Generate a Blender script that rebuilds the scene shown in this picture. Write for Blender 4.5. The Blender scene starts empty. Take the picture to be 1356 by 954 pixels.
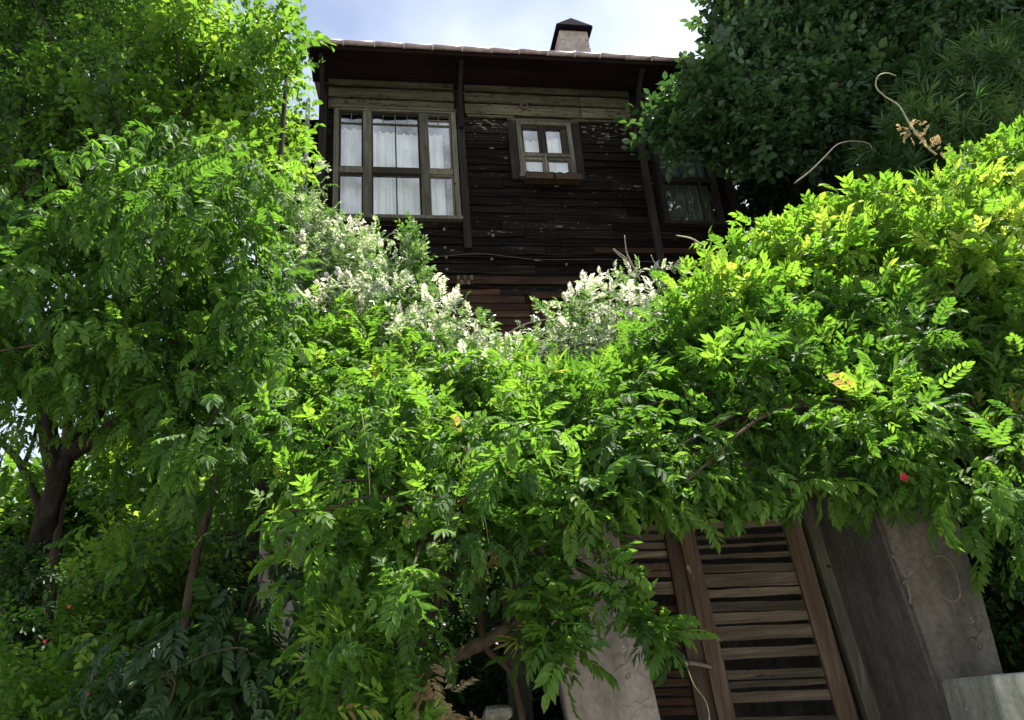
import bpy, math, random
import numpy as np
from mathutils import Vector, Matrix
rnd = random.Random(7)
rs = np.random.RandomState(11)
R = math.radians
scn = bpy.context.scene
col = scn.collection

# ------------------------------------------------------------------ camera
TH, RO, F = R(24), R(4.7), 1075.0                 # pitch up, roll, focal length in photo pixels (1356 wide)
EYE = np.array([0, 0, 1.6])
f0 = np.array([0, math.cos(TH), math.sin(TH)]); r0 = np.array([1.0, 0, 0]); u0 = np.array([0, -math.sin(TH), math.cos(TH)])
CR = math.cos(RO)*r0 - math.sin(RO)*u0
CU = math.cos(RO)*u0 + math.sin(RO)*r0
cam = bpy.data.cameras.new('camera'); camo = bpy.data.objects.new('camera', cam); col.objects.link(camo)
cam.sensor_width = 36; cam.lens = 36*F/1356; cam.clip_end = 2000; cam.clip_start = 0.05
camo.matrix_world = Matrix([[CR[i], CU[i], -f0[i], EYE[i]] for i in range(3)] + [[0, 0, 0, 1]])
scn.camera = camo

# ------------------------------------------------------------------ sky, sun, exposure
SUN_AZ, SUN_EL = R(48), R(68)                     # azimuth clockwise from +Y (straight ahead), behind the house to the right
w = bpy.data.worlds.new('World'); scn.world = w; w.use_nodes = True
nt = w.node_tree; nt.nodes.clear()
out = nt.nodes.new('ShaderNodeOutputWorld'); bg = nt.nodes.new('ShaderNodeBackground')
sky = nt.nodes.new('ShaderNodeTexSky'); sky.sky_type = 'NISHITA'; sky.sun_disc = False
sky.sun_elevation = SUN_EL; sky.sun_rotation = SUN_AZ; sky.air_density = 1.0; sky.dust_density = .9; sky.ozone_density = 1.0
tc = nt.nodes.new('ShaderNodeTexCoord'); nz = nt.nodes.new('ShaderNodeTexNoise'); nz.inputs['Scale'].default_value = 1.6; nz.inputs['Detail'].default_value = 5
nt.links.new(tc.outputs['Generated'], nz.inputs['Vector'])
cr = nt.nodes.new('ShaderNodeValToRGB'); cr.color_ramp.elements[0].position = .45; cr.color_ramp.elements[1].position = .72
cr.color_ramp.elements[0].color = (.1, .1, .1, 1); cr.color_ramp.elements[1].color = (.85, .85, .85, 1)
nt.links.new(nz.outputs['Fac'], cr.inputs['Fac'])
mx = nt.nodes.new('ShaderNodeMix'); mx.data_type = 'RGBA'
nt.links.new(cr.outputs['Color'], mx.inputs['Factor']); nt.links.new(sky.outputs['Color'], mx.inputs['A'])
mx.inputs['B'].default_value = (9.5, 10.0, 10.6, 1)  # thin bright cloud
nt.links.new(mx.outputs['Result'], bg.inputs['Color']); bg.inputs['Strength'].default_value = 0.07
nt.links.new(bg.outputs['Background'], out.inputs['Surface'])
sl = bpy.data.lights.new('sun', 'SUN'); sl.energy = 5.0; sl.angle = R(.5); sl.color = (1, .95, .86)
so = bpy.data.objects.new('sun', sl); col.objects.link(so)
sd = Vector((math.sin(SUN_AZ)*math.cos(SUN_EL), math.cos(SUN_AZ)*math.cos(SUN_EL), math.sin(SUN_EL)))
so.rotation_euler = sd.to_track_quat('Z', 'Y').to_euler(); so.location = sd*40
scn.view_settings.view_transform = 'Standard'; scn.view_settings.look = 'None'; scn.view_settings.gamma = 1
scn.view_settings.exposure = 1.38

def ray(px, py): return f0 + CR*(px-678)/F + CU*(477-py)/F
def at(px, py, Y):                                 # the place at distance Y that is seen at photo pixel (px, py)
    d = ray(px, py); return EYE + d*(Y/d[1])
def proj(P):
    v = np.asarray(P) - EYE; z = v@f0
    return 678 + F*(v@CR)/z, 477 - F*(v@CU)/z, z

# ------------------------------------------------------------------ materials
class NM:
    def __init__(s, name):
        s.m = bpy.data.materials.new(name); s.m.use_nodes = True; s.t = s.m.node_tree; s.n = s.t.nodes
        s.b = s.n['Principled BSDF']; s.o = s.n['Material Output']
    def new(s, k, **kw):
        x = s.n.new(k)
        for a, v in kw.items(): setattr(x, a, v)
        return x
    def ln(s, a, b): s.t.links.new(a, b)
    def coords(s, scale=(1, 1, 1), rand=True):
        t = s.new('ShaderNodeTexCoord'); mp = s.new('ShaderNodeMapping'); mp.inputs['Scale'].default_value = scale
        s.ln(t.outputs['Object'], mp.inputs['Vector'])
        if rand:
            oi = s.new('ShaderNodeObjectInfo'); mu = s.new('ShaderNodeMath', operation='MULTIPLY'); mu.inputs[1].default_value = 37.0
            s.ln(oi.outputs['Random'], mu.inputs[0]); s.ln(mu.outputs[0], mp.inputs['Location'])
        return mp.outputs['Vector']
    def noise(s, vec, scale, detail=6, rough=.6, dist=0):
        x = s.new('ShaderNodeTexNoise'); x.inputs['Scale'].default_value = scale; x.inputs['Detail'].default_value = detail
        x.inputs['Roughness'].default_value = rough; x.inputs['Distortion'].default_value = dist
        s.ln(vec, x.inputs['Vector']); return x.outputs['Fac']
    def ramp(s, fac, stops):
        x = s.new('ShaderNodeValToRGB'); e = x.color_ramp.elements
        while len(e) < len(stops): e.new(.5)
        for k, (p, c) in enumerate(stops):
            e[k].position = p; e[k].color = (c if len(c) == 4 else tuple(c)+(1,))
        s.ln(fac, x.inputs['Fac']); return x.outputs['Color']
    def mix(s, fac, a, b, mode='MIX'):
        x = s.new('ShaderNodeMix', data_type='RGBA', blend_type=mode)
        for v, k in ((fac, 'Factor'), (a, 'A'), (b, 'B')):
            if isinstance(v, (float, int)): x.inputs[k].default_value = v
            elif isinstance(v, tuple): x.inputs[k].default_value = v if len(v) == 4 else v+(1,)
            else: s.ln(v, x.inputs[k])
        return x.outputs['Result']
    def bump(s, h, strength=.5, dist=.01):
        x = s.new('ShaderNodeBump'); x.inputs['Strength'].default_value = strength; x.inputs['Distance'].default_value = dist
        s.ln(h, x.inputs['Height']); s.ln(x.outputs['Normal'], s.b.inputs['Normal'])
    def fin(s, colr, rough=.8, spec=.3):
        if isinstance(colr, tuple): s.b.inputs['Base Color'].default_value = colr if len(colr) == 4 else colr+(1,)
        else: s.ln(colr, s.b.inputs['Base Color'])
        s.b.inputs['Roughness'].default_value = rough; s.b.inputs['Specular IOR Level'].default_value = spec
        return s.m

def wood(name, dark, mid, light, flake=None, flake_at=.66, grain=(1.2, 18, 26), axis=0, rough=.85):
    n = NM(name); sc = list(grain)
    if axis == 2: sc = [grain[1], grain[2], grain[0]]
    if axis == 1: sc = [grain[1], grain[0], grain[2]]
    v = n.coords(tuple(sc)); g = n.noise(v, 1.6, 8, .65, .4)
    c = n.ramp(g, [(.25, dark), (.52, mid), (.8, light)])
    v2 = n.coords((1, 1, 1)); big = n.noise(v2, 1.7, 3)
    c = n.mix(n.ramp(big, [(.35, (0, 0, 0)), (.7, (1, 1, 1))]), n.mix(.55, c, dark), c)
    oi = n.new('ShaderNodeObjectInfo')
    c = n.mix(1.0, c, n.ramp(oi.outputs['Random'], [(0, (.6, .6, .6)), (1, (1.35, 1.3, 1.2))]), 'MULTIPLY')
    if flake:
        v3 = n.coords((5, 5, 17) if axis == 0 else (9, 9, 5)); fl = n.noise(v3, 1.5, 6, .7)
        c = n.mix(n.ramp(fl, [(flake_at, (0, 0, 0)), (flake_at+.03, (1, 1, 1))]), c, flake)
    n.bump(g, .9, .012)
    return n.fin(c, rough, .1)

M = {}
M['siding'] = wood('charred_siding', (.0035, .0026, .002), (.011, .0085, .0065), (.075, .056, .04), (.17, .13, .09), .65, (.9, 14, 34))
M['siding_peel'] = wood('peeling_siding', (.007, .006, .005), (.022, .019, .015), (.06, .05, .04), (.24, .21, .16), .6)
M['siding_brown'] = wood('brown_siding', (.026, .014, .009), (.075, .042, .028), (.18, .11, .078), (.3, .22, .17), .7)
M['frieze'] = wood('mossy_pale_paint', (.03, .029, .018), (.12, .115, .075), (.25, .235, .165), (.03, .026, .02), .56)
M['frame_wood'] = wood('grey_green_frame', (.06, .056, .043), (.17, .158, .125), (.31, .29, .235), (.03, .025, .02), .63, axis=2)
M['frame_dark'] = wood('dark_frame', (.02, .017, .015), (.05, .042, .035), (.09, .075, .06), axis=2)
M['post'] = wood('dark_post', (.015, .013, .012), (.035, .031, .027), (.08, .07, .06), (.12, .1, .08), .7, axis=2)
M['soffit'] = wood('brown_soffit', (.008, .005, .005), (.015, .008, .007), (.03, .016, .012))
M['slat'] = wood('weathered_slat', (.055, .043, .032), (.19, .153, .118), (.4, .335, .265), (.03, .022, .015), .66)
M['slat_grey'] = wood('grey_slat', (.05, .041, .031), (.16, .13, .098), (.34, .285, .22), (.03, .025, .018), .64)
M['stile'] = wood('reddish_stile', (.05, .034, .025), (.13, .092, .07), (.26, .2, .16), (.3, .27, .23), .68, axis=2)

def plain(name, c, rough=.6, spec=.3, metal=0, bumps=None):
    n = NM(name); v = n.coords(); g = n.noise(v, 14, 6)
    cc = n.mix(n.ramp(g, [(.35, (0, 0, 0)), (.7, (1, 1, 1))]), tuple(x*.7 for x in c), tuple(min(1, x*1.2) for x in c))
    n.b.inputs['Metallic'].default_value = metal
    if bumps: n.bump(g, bumps, .01)
    return n.fin(cc, rough, spec)
M['gutter'] = plain('mauve_clay', (.38, .29, .29), .5, .5, bumps=.3)
M['gutter_collar'] = plain('pale_collar', (.5, .44, .43), .4, .5)
M['metal_dark'] = plain('dark_sheet_metal', (.008, .007, .013), 1.0, .02)
M['cable'] = plain('pale_cable', (.12, .105, .09))
M['pipe'] = plain('pale_pipe', (.42, .4, .46), .4)
M['plastic'] = plain('old_ring', (.12, .08, .06), .5)
M['dark_inside'] = plain('dark_interior', (.015, .013, .012), .9)
M['tray_brown'] = plain('tray_brown', (.06, .035, .02), .8, bumps=.4)
M['tray_moss'] = plain('tray_moss', (.09, .1, .035), .9, bumps=.6)
M['red'] = plain('red_petal', (.3, .008, .02), .5)
M['berry'] = plain('red_berry', (.4, .03, .02), .35, .5)
M['clay_roof'] = plain('clay_roof', (.3, .14, .09), .8, bumps=.5)

n = NM('chimney_plaster'); v = n.coords(rand=False); a = n.noise(v, 3.5, 8, .65); b = n.noise(v, 22, 5)
c = n.ramp(a, [(.3, (.2, .16, .12)), (.48, (.42, .38, .32)), (.6, (.52, .48, .42)), (.72, (.42, .3, .22))])
c = n.mix(.35, c, n.ramp(b, [(.3, (.12, .1, .08)), (.7, (.5, .46, .42))])); n.bump(a, .8, .03); M['chimney'] = n.fin(c, .9)

def render_wall(name, c1, c2, c3, stain, crack=False):
    n = NM(name); v = n.coords(rand=False); a = n.noise(v, 1.6, 9, .68, .3); b = n.noise(v, 28, 6, .7)
    c = n.ramp(a, [(.3, c1), (.5, c2), (.68, c3)])
    c = n.mix(.3, c, n.ramp(b, [(.3, tuple(x*.4 for x in c2)), (.7, tuple(x*1.4 for x in c3))]))
    vs = n.coords((5, 5, .7), rand=False); s = n.noise(vs, 1.3, 6, .7)
    c = n.mix(n.ramp(s, [(.45, (0, 0, 0)), (.72, (.8, .8, .8))]), c, stain)
    h = n.mix(.5, a, b)
    if crack:
        wv = n.new('ShaderNodeVectorMath', operation='ADD'); nn_ = n.new('ShaderNodeTexNoise'); nn_.inputs['Scale'].default_value = 5; n.ln(v, nn_.inputs['Vector'])
        n.ln(v, wv.inputs[0]); n.ln(nn_.outputs['Color'], wv.inputs[1])
        vo = n.new('ShaderNodeTexVoronoi', feature='DISTANCE_TO_EDGE'); vo.inputs['Scale'].default_value = 1.5; n.ln(wv.outputs[0], vo.inputs['Vector'])
        ck = n.ramp(vo.outputs['Distance'], [(0, (1, 1, 1)), (.012, (0, 0, 0))]); mk = n.ramp(n.noise(v, 2.3, 3), [(.5, (0, 0, 0)), (.6, (.8, .8, .8))])
        c = n.mix(n.mix(1.0, ck, mk, 'MULTIPLY'), c, tuple(x*.25 for x in c1))
        chip = n.ramp(n.noise(v, 9, 5, .7), [(.63, (0, 0, 0)), (.66, (.7, .7, .7))]); c = n.mix(chip, c, tuple(min(1, x*1.35) for x in c3))
        h = n.mix(.4, h, chip)
    n.bump(h, .9, .02); return n.fin(c, .92, .15)
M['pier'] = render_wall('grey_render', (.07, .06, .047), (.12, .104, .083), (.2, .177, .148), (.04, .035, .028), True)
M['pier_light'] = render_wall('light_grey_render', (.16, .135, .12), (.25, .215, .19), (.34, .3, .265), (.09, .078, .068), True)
M['reveal'] = render_wall('dark_render', (.05, .045, .04), (.11, .1, .09), (.19, .175, .16), (.035, .031, .028))
M['pale_wall'] = render_wall('pale_plaster', (.34, .23, .18), (.66, .54, .47), (.8, .72, .66), (.2, .1, .06))
M['white_stone'] = render_wall('white_stone', (.12, .115, .095), (.25, .245, .21), (.46, .45, .4), (.07, .085, .035), True)
M['soil'] = render_wall('soil', (.03, .024, .018), (.05, .04, .03), (.075, .06, .045), (.02, .03, .012))
M['rubble'] = render_wall('rubble_stone', (.07, .065, .06), (.13, .12, .11), (.22, .2, .18), (.05, .055, .035))
M['paving'] = render_wall('paving', (.26, .25, .23), (.34, .325, .3), (.42, .4, .37), (.2, .19, .17))
M['chalk'] = plain('chalk', (.17, .152, .13), .95)

n = NM('curtain_cloth'); v = n.coords((1, 1, 1), rand=False)
g = n.noise(n.coords((22, 1, .6)), 1.4, 4); c = n.ramp(g, [(.25, (.6, .62, .58)), (.5, (.84, .86, .83)), (.75, (.92, .93, .91))])
n.b.inputs['Transmission Weight'].default_value = 0
M['curtain'] = n.fin(c, .9, .1)
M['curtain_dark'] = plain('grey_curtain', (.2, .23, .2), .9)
n = NM('window_glass')
n.b.inputs['Transmission Weight'].default_value = 1; n.b.inputs['IOR'].default_value = 1.01
gl = n.new('ShaderNodeBsdfGlossy'); gl.inputs['Roughness'].default_value = .03
tr = n.new('ShaderNodeBsdfTransparent'); tr.inputs['Color'].default_value = (.98, .99, .985, 1)
fr = n.new('ShaderNodeMath', operation='POWER'); lw_ = n.new('ShaderNodeLayerWeight'); lw_.inputs['Blend'].default_value = .5; n.ln(lw_.outputs['Facing'], fr.inputs[0]); fr.inputs[1].default_value = 1.5
gn = n.new('ShaderNodeMath', operation='MULTIPLY_ADD'); n.ln(n.ramp(n.noise(n.coords(), 2.2, 4), [(.4, (0, 0, 0)), (.62, (1, 1, 1))]), gn.inputs[0]); gn.inputs[1].default_value = .12; n.ln(fr.outputs[0], gn.inputs[2])
ms = n.new('ShaderNodeMixShader'); n.ln(gn.outputs[0], ms.inputs[0]); n.ln(tr.outputs[0], ms.inputs[1]); n.ln(gl.outputs[0], ms.inputs[2])
bw = n.noise(n.coords(), 2.5, 2); bb = n.new('ShaderNodeBump'); bb.inputs['Strength'].default_value = .25; bb.inputs['Distance'].default_value = .02
n.ln(bw, bb.inputs['Height']); n.ln(bb.outputs['Normal'], gl.inputs['Normal'])
n.ln(ms.outputs[0], n.o.inputs['Surface']); M['glass'] = n.m

def bark(name, c1, c2, c3):
    n = NM(name); v = n.coords((6, 6, 1.6), rand=False); a = n.noise(v, 2.2, 8, .7, .5)
    c = n.ramp(a, [(.3, c1), (.52, c2), (.75, c3)]); n.bump(a, 1.0, .03); return n.fin(c, .9, .15)
M['bark'] = bark('bark_dark', (.01, .008, .006), (.03, .024, .018), (.08, .066, .05))
M['bark_brown'] = bark('bark_brown', (.035, .025, .016), (.09, .065, .045), (.17, .13, .095))
M['tendril'] = plain('pale_tendril', (.32, .33, .17), .6)
M['tendril_grey'] = plain('grey_twig', (.26, .22, .17), .8)

def leafmat(name, stops, trans, tw=.42, rough=.42, spec=.5):
    """stops: ramp over a per-leaf tint (attribute + object colour)"""
    n = NM(name)
    at_ = n.new('ShaderNodeAttribute', attribute_name='tint'); oi = n.new('ShaderNodeObjectInfo')
    sp = n.new('ShaderNodeSeparateColor'); n.ln(oi.outputs['Color'], sp.inputs[0])
    ad = n.new('ShaderNodeMath', operation='ADD'); n.ln(at_.outputs['Fac'], ad.inputs[0]); n.ln(sp.outputs[0], ad.inputs[1])
    c = n.ramp(ad.outputs[0], stops)
    v = n.new('ShaderNodeTexCoord'); g = n.noise(v.outputs['Object'], 60, 3)
    c = n.mix(.35, c, n.mix(1.0, c, n.ramp(g, [(.3, (.55, .6, .5)), (.7, (1.35, 1.3, 1.2))]), 'MULTIPLY'))
    n.fin(c, rough, spec)
    t = n.new('ShaderNodeBsdfTranslucent'); tcn = n.mix(1.0, c, trans, 'MULTIPLY'); n.ln(tcn, t.inputs['Color'])
    ms = n.new('ShaderNodeMixShader'); ms.inputs[0].default_value = tw
    n.ln(n.b.outputs[0], ms.inputs[1]); n.ln(t.outputs[0], ms.inputs[2]); n.ln(ms.outputs[0], n.o.inputs['Surface'])
    return n.m
WST = [(0, (.03, .074, .015)), (.4, (.068, .148, .023)), (.75, (.125, .23, .033)), (.95, (.19, .28, .045)), (.985, (.22, .24, .05)), (1, (.2, .13, .06))]
M['wisteria'] = leafmat('wisteria_leaf', WST, (2.25, 2.35, 1.2), .47, .58, .28)
M['wisteria_bright'] = leafmat('wisteria_leaf_sunlit', [(0, (.05, .115, .018)), (.4, (.1, .2, .027)), (.8, (.17, .275, .038)), (1, (.28, .33, .07))], (2.1, 2.35, 1.15), .45, .55, .28)  # brighter copy of the wisteria leaf, sunlight painted into its colour
M['pale'] = leafmat('pale_leaf', [(0, (.06, .14, .03)), (.45, (.12, .23, .045)), (.62, (.26, .36, .16)), (.8, (.5, .53, .46)), (1, (.64, .6, .66))], (1.5, 1.5, 1.2), .4, .35)  # ramp from green to pale lilac for the ridge leaves
M['broad'] = leafmat('broadleaf', [(0, (.032, .074, .015)), (.4, (.072, .15, .023)), (.8, (.15, .245, .037)), (1, (.23, .3, .06))], (2.35, 2.4, 1.15), .48, .42, .4)
M['dark_leaf'] = leafmat('dark_broadleaf', [(0, (.018, .045, .018)), (.5, (.04, .085, .03)), (1, (.08, .14, .045))], (1.9, 2.2, 1.2), .3, .45)
M['lance'] = leafmat('lance_leaf', [(0, (.025, .06, .018)), (.5, (.05, .11, .03)), (1, (.11, .18, .05))], (2, 2.1, 1.2), .32, .35)
M['shrub'] = leafmat('shrub_leaf', [(0, (.02, .05, .014)), (.5, (.045, .1, .02)), (1, (.11, .17, .035))], (2.2, 2.3, 1.3), .38, .45)
M['dry_leaf'] = leafmat('dry_leaf', [(0, (.28, .19, .1)), (.5, (.42, .3, .17)), (1, (.55, .42, .26))], (1.2, 1.2, 1.0), .35, .7)

# ------------------------------------------------------------------ object helpers
def empty(name, loc=(0, 0, 0), rz=0):
    o = bpy.data.objects.new(name, None); col.objects.link(o); o.location = loc; o.rotation_euler = (0, 0, rz); o.empty_display_size = .2
    return o
def tag(o, label=None, cat=None, group=None, kind=None):
    for k, v in (('label', label), ('category', cat), ('group', group), ('kind', kind)):
        if v: o[k] = v
    return o
def mesh(name, V, Fc, mat, parent=None, loc=None, smooth=False):
    V = np.asarray(V, float)
    me = bpy.data.meshes.new(name)
    if loc is None: loc = V.mean(axis=0)
    me.from_pydata([tuple(x) for x in V-np.asarray(loc)], [], Fc); me.update()
    for mt in (mat if isinstance(mat, list) else [mat]): me.materials.append(mt)
    if smooth:
        for p in me.polygons: p.use_smooth = True
    o = bpy.data.objects.new(name, me); col.objects.link(o); o.location = loc
    if parent: o.parent = parent
    return o
BF = [(0, 3, 2, 1), (4, 5, 6, 7), (0, 1, 5, 4), (1, 2, 6, 5), (2, 3, 7, 6), (3, 0, 4, 7)]
def boxv(x0, x1, y0, y1, z0, z1):
    return [(x0, y0, z0), (x1, y0, z0), (x1, y1, z0), (x0, y1, z0), (x0, y0, z1), (x1, y0, z1), (x1, y1, z1), (x0, y1, z1)]
def box(name, x0, x1, y0, y1, z0, z1, mat, parent=None, bev=0):
    o = mesh(name, boxv(x0, x1, y0, y1, z0, z1), BF, mat, parent)
    if bev:
        b = o.modifiers.new('bevel', 'BEVEL'); b.width = bev; b.segments = 2
    return o
def boxes(name, L, mat, parent=None):
    V, Fc = [], []
    for b in L:
        k = len(V); V += boxv(*b); Fc += [tuple(i+k for i in q) for q in BF]
    return mesh(name, V, Fc, mat, parent)
def hexa(name, P, mat, parent=None, bev=0):      # P: 8 corners, bottom four then top four
    o = mesh(name, P, BF, mat, parent)
    if bev:
        b = o.modifiers.new('bevel', 'BEVEL'); b.width = bev; b.segments = 2
    return o
def plank(name, u0, u1, z0, z1, w_front, mat, parent, th=.02, lap=.014, wob=.006, step=.45, rot=0.0):
    """a worn board running along u, proud at its lower edge"""
    n = max(2, int((u1-u0)/step)+1); V = []
    ph = rnd.random()*9
    for k in range(n+1):
        t = k/n; u = u0+(u1-u0)*t; dz = math.sin(ph+u*2.3)*wob*.6 + rnd.uniform(-wob, wob)*.5 + rot*(t-.5)
        e = rnd.uniform(-wob, wob)
        V += [(u, w_front-lap+rnd.uniform(-.002, .002), z0+dz+e), (u, w_front+th, z0+dz+e), (u, w_front+th, z1+dz), (u, w_front, z1+dz+e*.4)]
    Fc = [(0, 3, 2, 1)]
    for k in range(n):
        a = 4*k
        for i, j in ((0, 1), (1, 2), (2, 3), (3, 0)): Fc.append((a+i, a+j, a+4+j, a+4+i))
    a = 4*n; Fc.append((a, a+1, a+2, a+3))
    return mesh(name, V, Fc, mat, parent)
def tube_data(P, rad, sides=7, wob=0):
    P = [np.asarray(p, float) for p in P]; V, Fc = [], []
    nrm = None
    for i, p in enumerate(P):
        t = (P[min(i+1, len(P)-1)] - P[max(i-1, 0)]); t /= (np.linalg.norm(t)+1e-9)
        if nrm is None:
            nrm = np.cross(t, [0.3, .2, 1.0]); 
            if np.linalg.norm(nrm) < .05: nrm = np.cross(t, [1, 0, 0])
        nrm = nrm - t*(nrm@t); nrm /= np.linalg.norm(nrm); b = np.cross(t, nrm)
        r = rad[i] if hasattr(rad, '__len__') else rad
        for k in range(sides):
            a = 2*math.pi*k/sides; rr = r*(1+rnd.uniform(-wob, wob))
            V.append(p + (nrm*math.cos(a)+b*math.sin(a))*rr)
    for i in range(len(P)-1):
        for k in range(sides):
            a = i*sides+k; b_ = i*sides+(k+1) % sides; Fc.append((a, b_, b_+sides, a+sides))
    Fc.append(tuple(range(sides))[::-1]); Fc.append(tuple(range((len(P)-1)*sides, len(P)*sides)))
    return V, Fc
def smooth_path(P, n=6):
    P = [np.asarray(p, float) for p in P]; Q = [2*P[0]-P[1]] + P + [2*P[-1]-P[-2]]; outp = []
    for i in range(1, len(Q)-2):
        for k in range(n):
            t = k/n; p0, p1, p2, p3 = Q[i-1:i+3]
            outp.append(.5*((2*p1)+(-p0+p2)*t+(2*p0-5*p1+4*p2-p3)*t*t+(-p0+3*p1-3*p2+p3)*t**3))
    outp.append(P[-1]); return outp
def tube(name, P, r0_, r1_, mat, parent=None, sides=7, n=6, wob=0):
    Q = smooth_path(P, n); rad = [r0_+(r1_-r0_)*i/(len(Q)-1) for i in range(len(Q))]
    V, Fc = tube_data(Q, rad, sides, wob)
    return mesh(name, V, Fc, mat, parent, smooth=True)
def merge_tubes(name, L, mat, parent=None, sides=5):
    V, Fc = [], []
    for P, r0_, r1_, n_ in L:
        Q = smooth_path(P, n_); rad = [r0_+(r1_-r0_)*i/(len(Q)-1) for i in range(len(Q))]
        v, f = tube_data(Q, rad, sides, .08); k = len(V); V += v; Fc += [tuple(i+k for i in q) for q in f]
    return mesh(name, V, Fc, mat, parent, smooth=True)

# ------------------------------------------------------------------ ground
g = mesh('ground', [(-400, -400, 0), (400, -400, 0), (400, 400, 0), (-400, 400, 0)], [(0, 1, 2, 3)], M['soil'], loc=(0, 0, 0)); tag(g, kind='structure')
st_ = box('street', -60, 60, -40, 3.3, 0.0, .008, M['paving']); tag(st_, kind='structure')
kb = box('kerb', -60, 60, 3.301, 3.45, 0, .13, M['rubble']); tag(kb, kind='structure')

# ------------------------------------------------------------------ the timber house (local frame: u along the front, w into the house, z up)
H = empty('timber_house', (0, 9, 0), R(10))
tag(H, 'blackened two storey timber house with a chimney and deep brown eaves', 'house')
U0, U1 = -2.36, 3.35
WIN = dict(big=(-2.13, -.55, 7.63, 9.33), small=(.35, 1.07, 8.33, 9.19), right=(2.28, 3.08, 7.62, 9.2), door=(.36, 1.15, 3.2, 6.35))
def clear_cells(us, zs, holes, y0, y1):
    L = []
    for a, b in zip(us[:-1], us[1:]):
        for c_, d in zip(zs[:-1], zs[1:]):
            um, zm = (a+b)/2, (c_+d)/2
            if not any(h[0] < um < h[1] and h[2] < zm < h[3] for h in holes): L.append((a, b, y0, y1, c_, d))
    return L
us = sorted({U0, U1} | {h[i] for h in WIN.values() for i in (0, 1)}); zs = sorted({0, 9.85} | {h[i] for h in WIN.values() for i in (2, 3)})
boxes('wall_core', clear_cells(us, zs, list(WIN.values()), .03, .16), M['dark_inside'], H)
box('side_wall', U0, U0+.12, .161, 6.0, 0, 9.85, M['siding'], H)
box('side_wall', U1-.12, U1, .161, 6.0, 0, 9.85, M['siding'], H)
box('back_wall', U0+.121, U1-.121, 5.88, 6.0, 0, 9.85, M['siding'], H)
box('upper_floor', U0+.125, U1-.125, .17, 5.87, 7.1, 7.2, M['dark_inside'], H)
box('attic_floor', U0+.125, U1-.125, .17, 5.87, 9.78, 9.84, M['dark_inside'], H)
box('wing_wall', -3.1, U0-.002, .42, .6, 0, 9.3, M['dark_inside'], H)   # set back wing at the left corner
box('wing_roof', -3.25, U0-.003, .2, 1.2, 9.301, 9.36, M['soffit'], H)
for k in range(22):
    plank('board', -3.1, U0-.004, 6.4+k*.13, 6.4+k*.13+.14, .39, M['siding'], H)
# clapboards, each one an object
holes = [(h[0]-.07, h[1]+.07, h[2]-.06, h[3]+.04) for h in WIN.values()]
z = 9.3
ci = 0
while z > 3.0:
    hgt = rnd.choice([.115, .125, .135, .145]) if z > 6.95 else .105
    zt, zb = z, z-hgt
    zm = (zt+zb)/2
    cuts = [U0+.01, U1]
    segs = [(U0+.01, U1)]
    for h in holes:
        if h[2] < zm < h[3]:
            ns = []
            for a, b in segs:
                if h[1] <= a or h[0] >= b: ns.append((a, b)); continue
                if h[0]-a > .03: ns.append((a, h[0]))
                if b-h[1] > .03: ns.append((h[1], b))
            segs = ns
    fin = []
    for a, b in segs:                              # butt joints
        while b-a > 2.4 or (b-a > 1.2 and rnd.random() < .5):
            c_ = a+rnd.uniform(.5, min(2.2, b-a-.4)); fin.append((a, c_-.004)); a = c_
            if z < 5.5: break
        fin.append((a, b))
    brown = 5.9 < zm < 6.62
    for a, b in fin:
        ma = M['siding_brown'] if brown and b < 1.6 else M['siding_peel'] if (zm > 8.95 and a > -.6) or rnd.random() < .12 else M['siding']
        plank('board', a+.002, b-.002, zb, zt+.012, 0, ma, H, lap=rnd.uniform(.01, .032), wob=.008, rot=rnd.uniform(-.022, .022), step=.25)
    z -= hgt; ci += 1
# belt boards and battens across the front
plank('belt_board', -1.6, -.62, 6.64, 6.76, -.035, M['siding_brown'], H, wob=.004)
plank('belt_board', -.42, 1.3, 6.64, 6.75, -.035, M['siding_brown'], H, wob=.004)
plank('batten', -1.3, 2.2, 7.03, 7.055, -.04, M['siding'], H, lap=.006, wob=.006)
plank('batten', 1.2, 3.0, 7.12, 7.2, -.04, M['siding_brown'], H, lap=.006, wob=.006)
for k in range(5):                                 # little worn shingles packed beside the belt board
    for j in range(2):
        a = -.62+k*.042; box('shingle', a, a+.036, -.045-.004*((k+j) % 2), -.03, 6.63+j*.068, 6.63+j*.068+.06, M['slat_grey'] if (k+j) % 2 else M['siding_brown'], H)
# frieze boards
for a, b in ((-2.24, -.53), (-.38, 1.28), (1.29, 2.02), (2.16, 3.35)):
    plank('frieze_board', a, b, 9.56, 9.725, -.05, M['frieze'], H, wob=.003, lap=.008)
    plank('frieze_board', a, b, 9.36, 9.54, -.035, M['frieze'], H, wob=.005, lap=.01)
    plank('frieze_moulding', a, b, 9.735, 9.835, -.085, M['frieze'], H, wob=.002, lap=.012)
plank('frieze_moulding', -2.2, -.5, 9.355, 9.385, -.075, M['frame_wood'], H, wob=.004, th=.03)
plank('frieze_moulding', -.36, .3, 9.3, 9.33, -.05, M['frieze'], H, wob=.008, th=.02)
plank('frieze_moulding', 1.15, 2.0, 9.28, 9.32, -.05, M['frieze'], H, wob=.009, th=.02)
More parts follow.
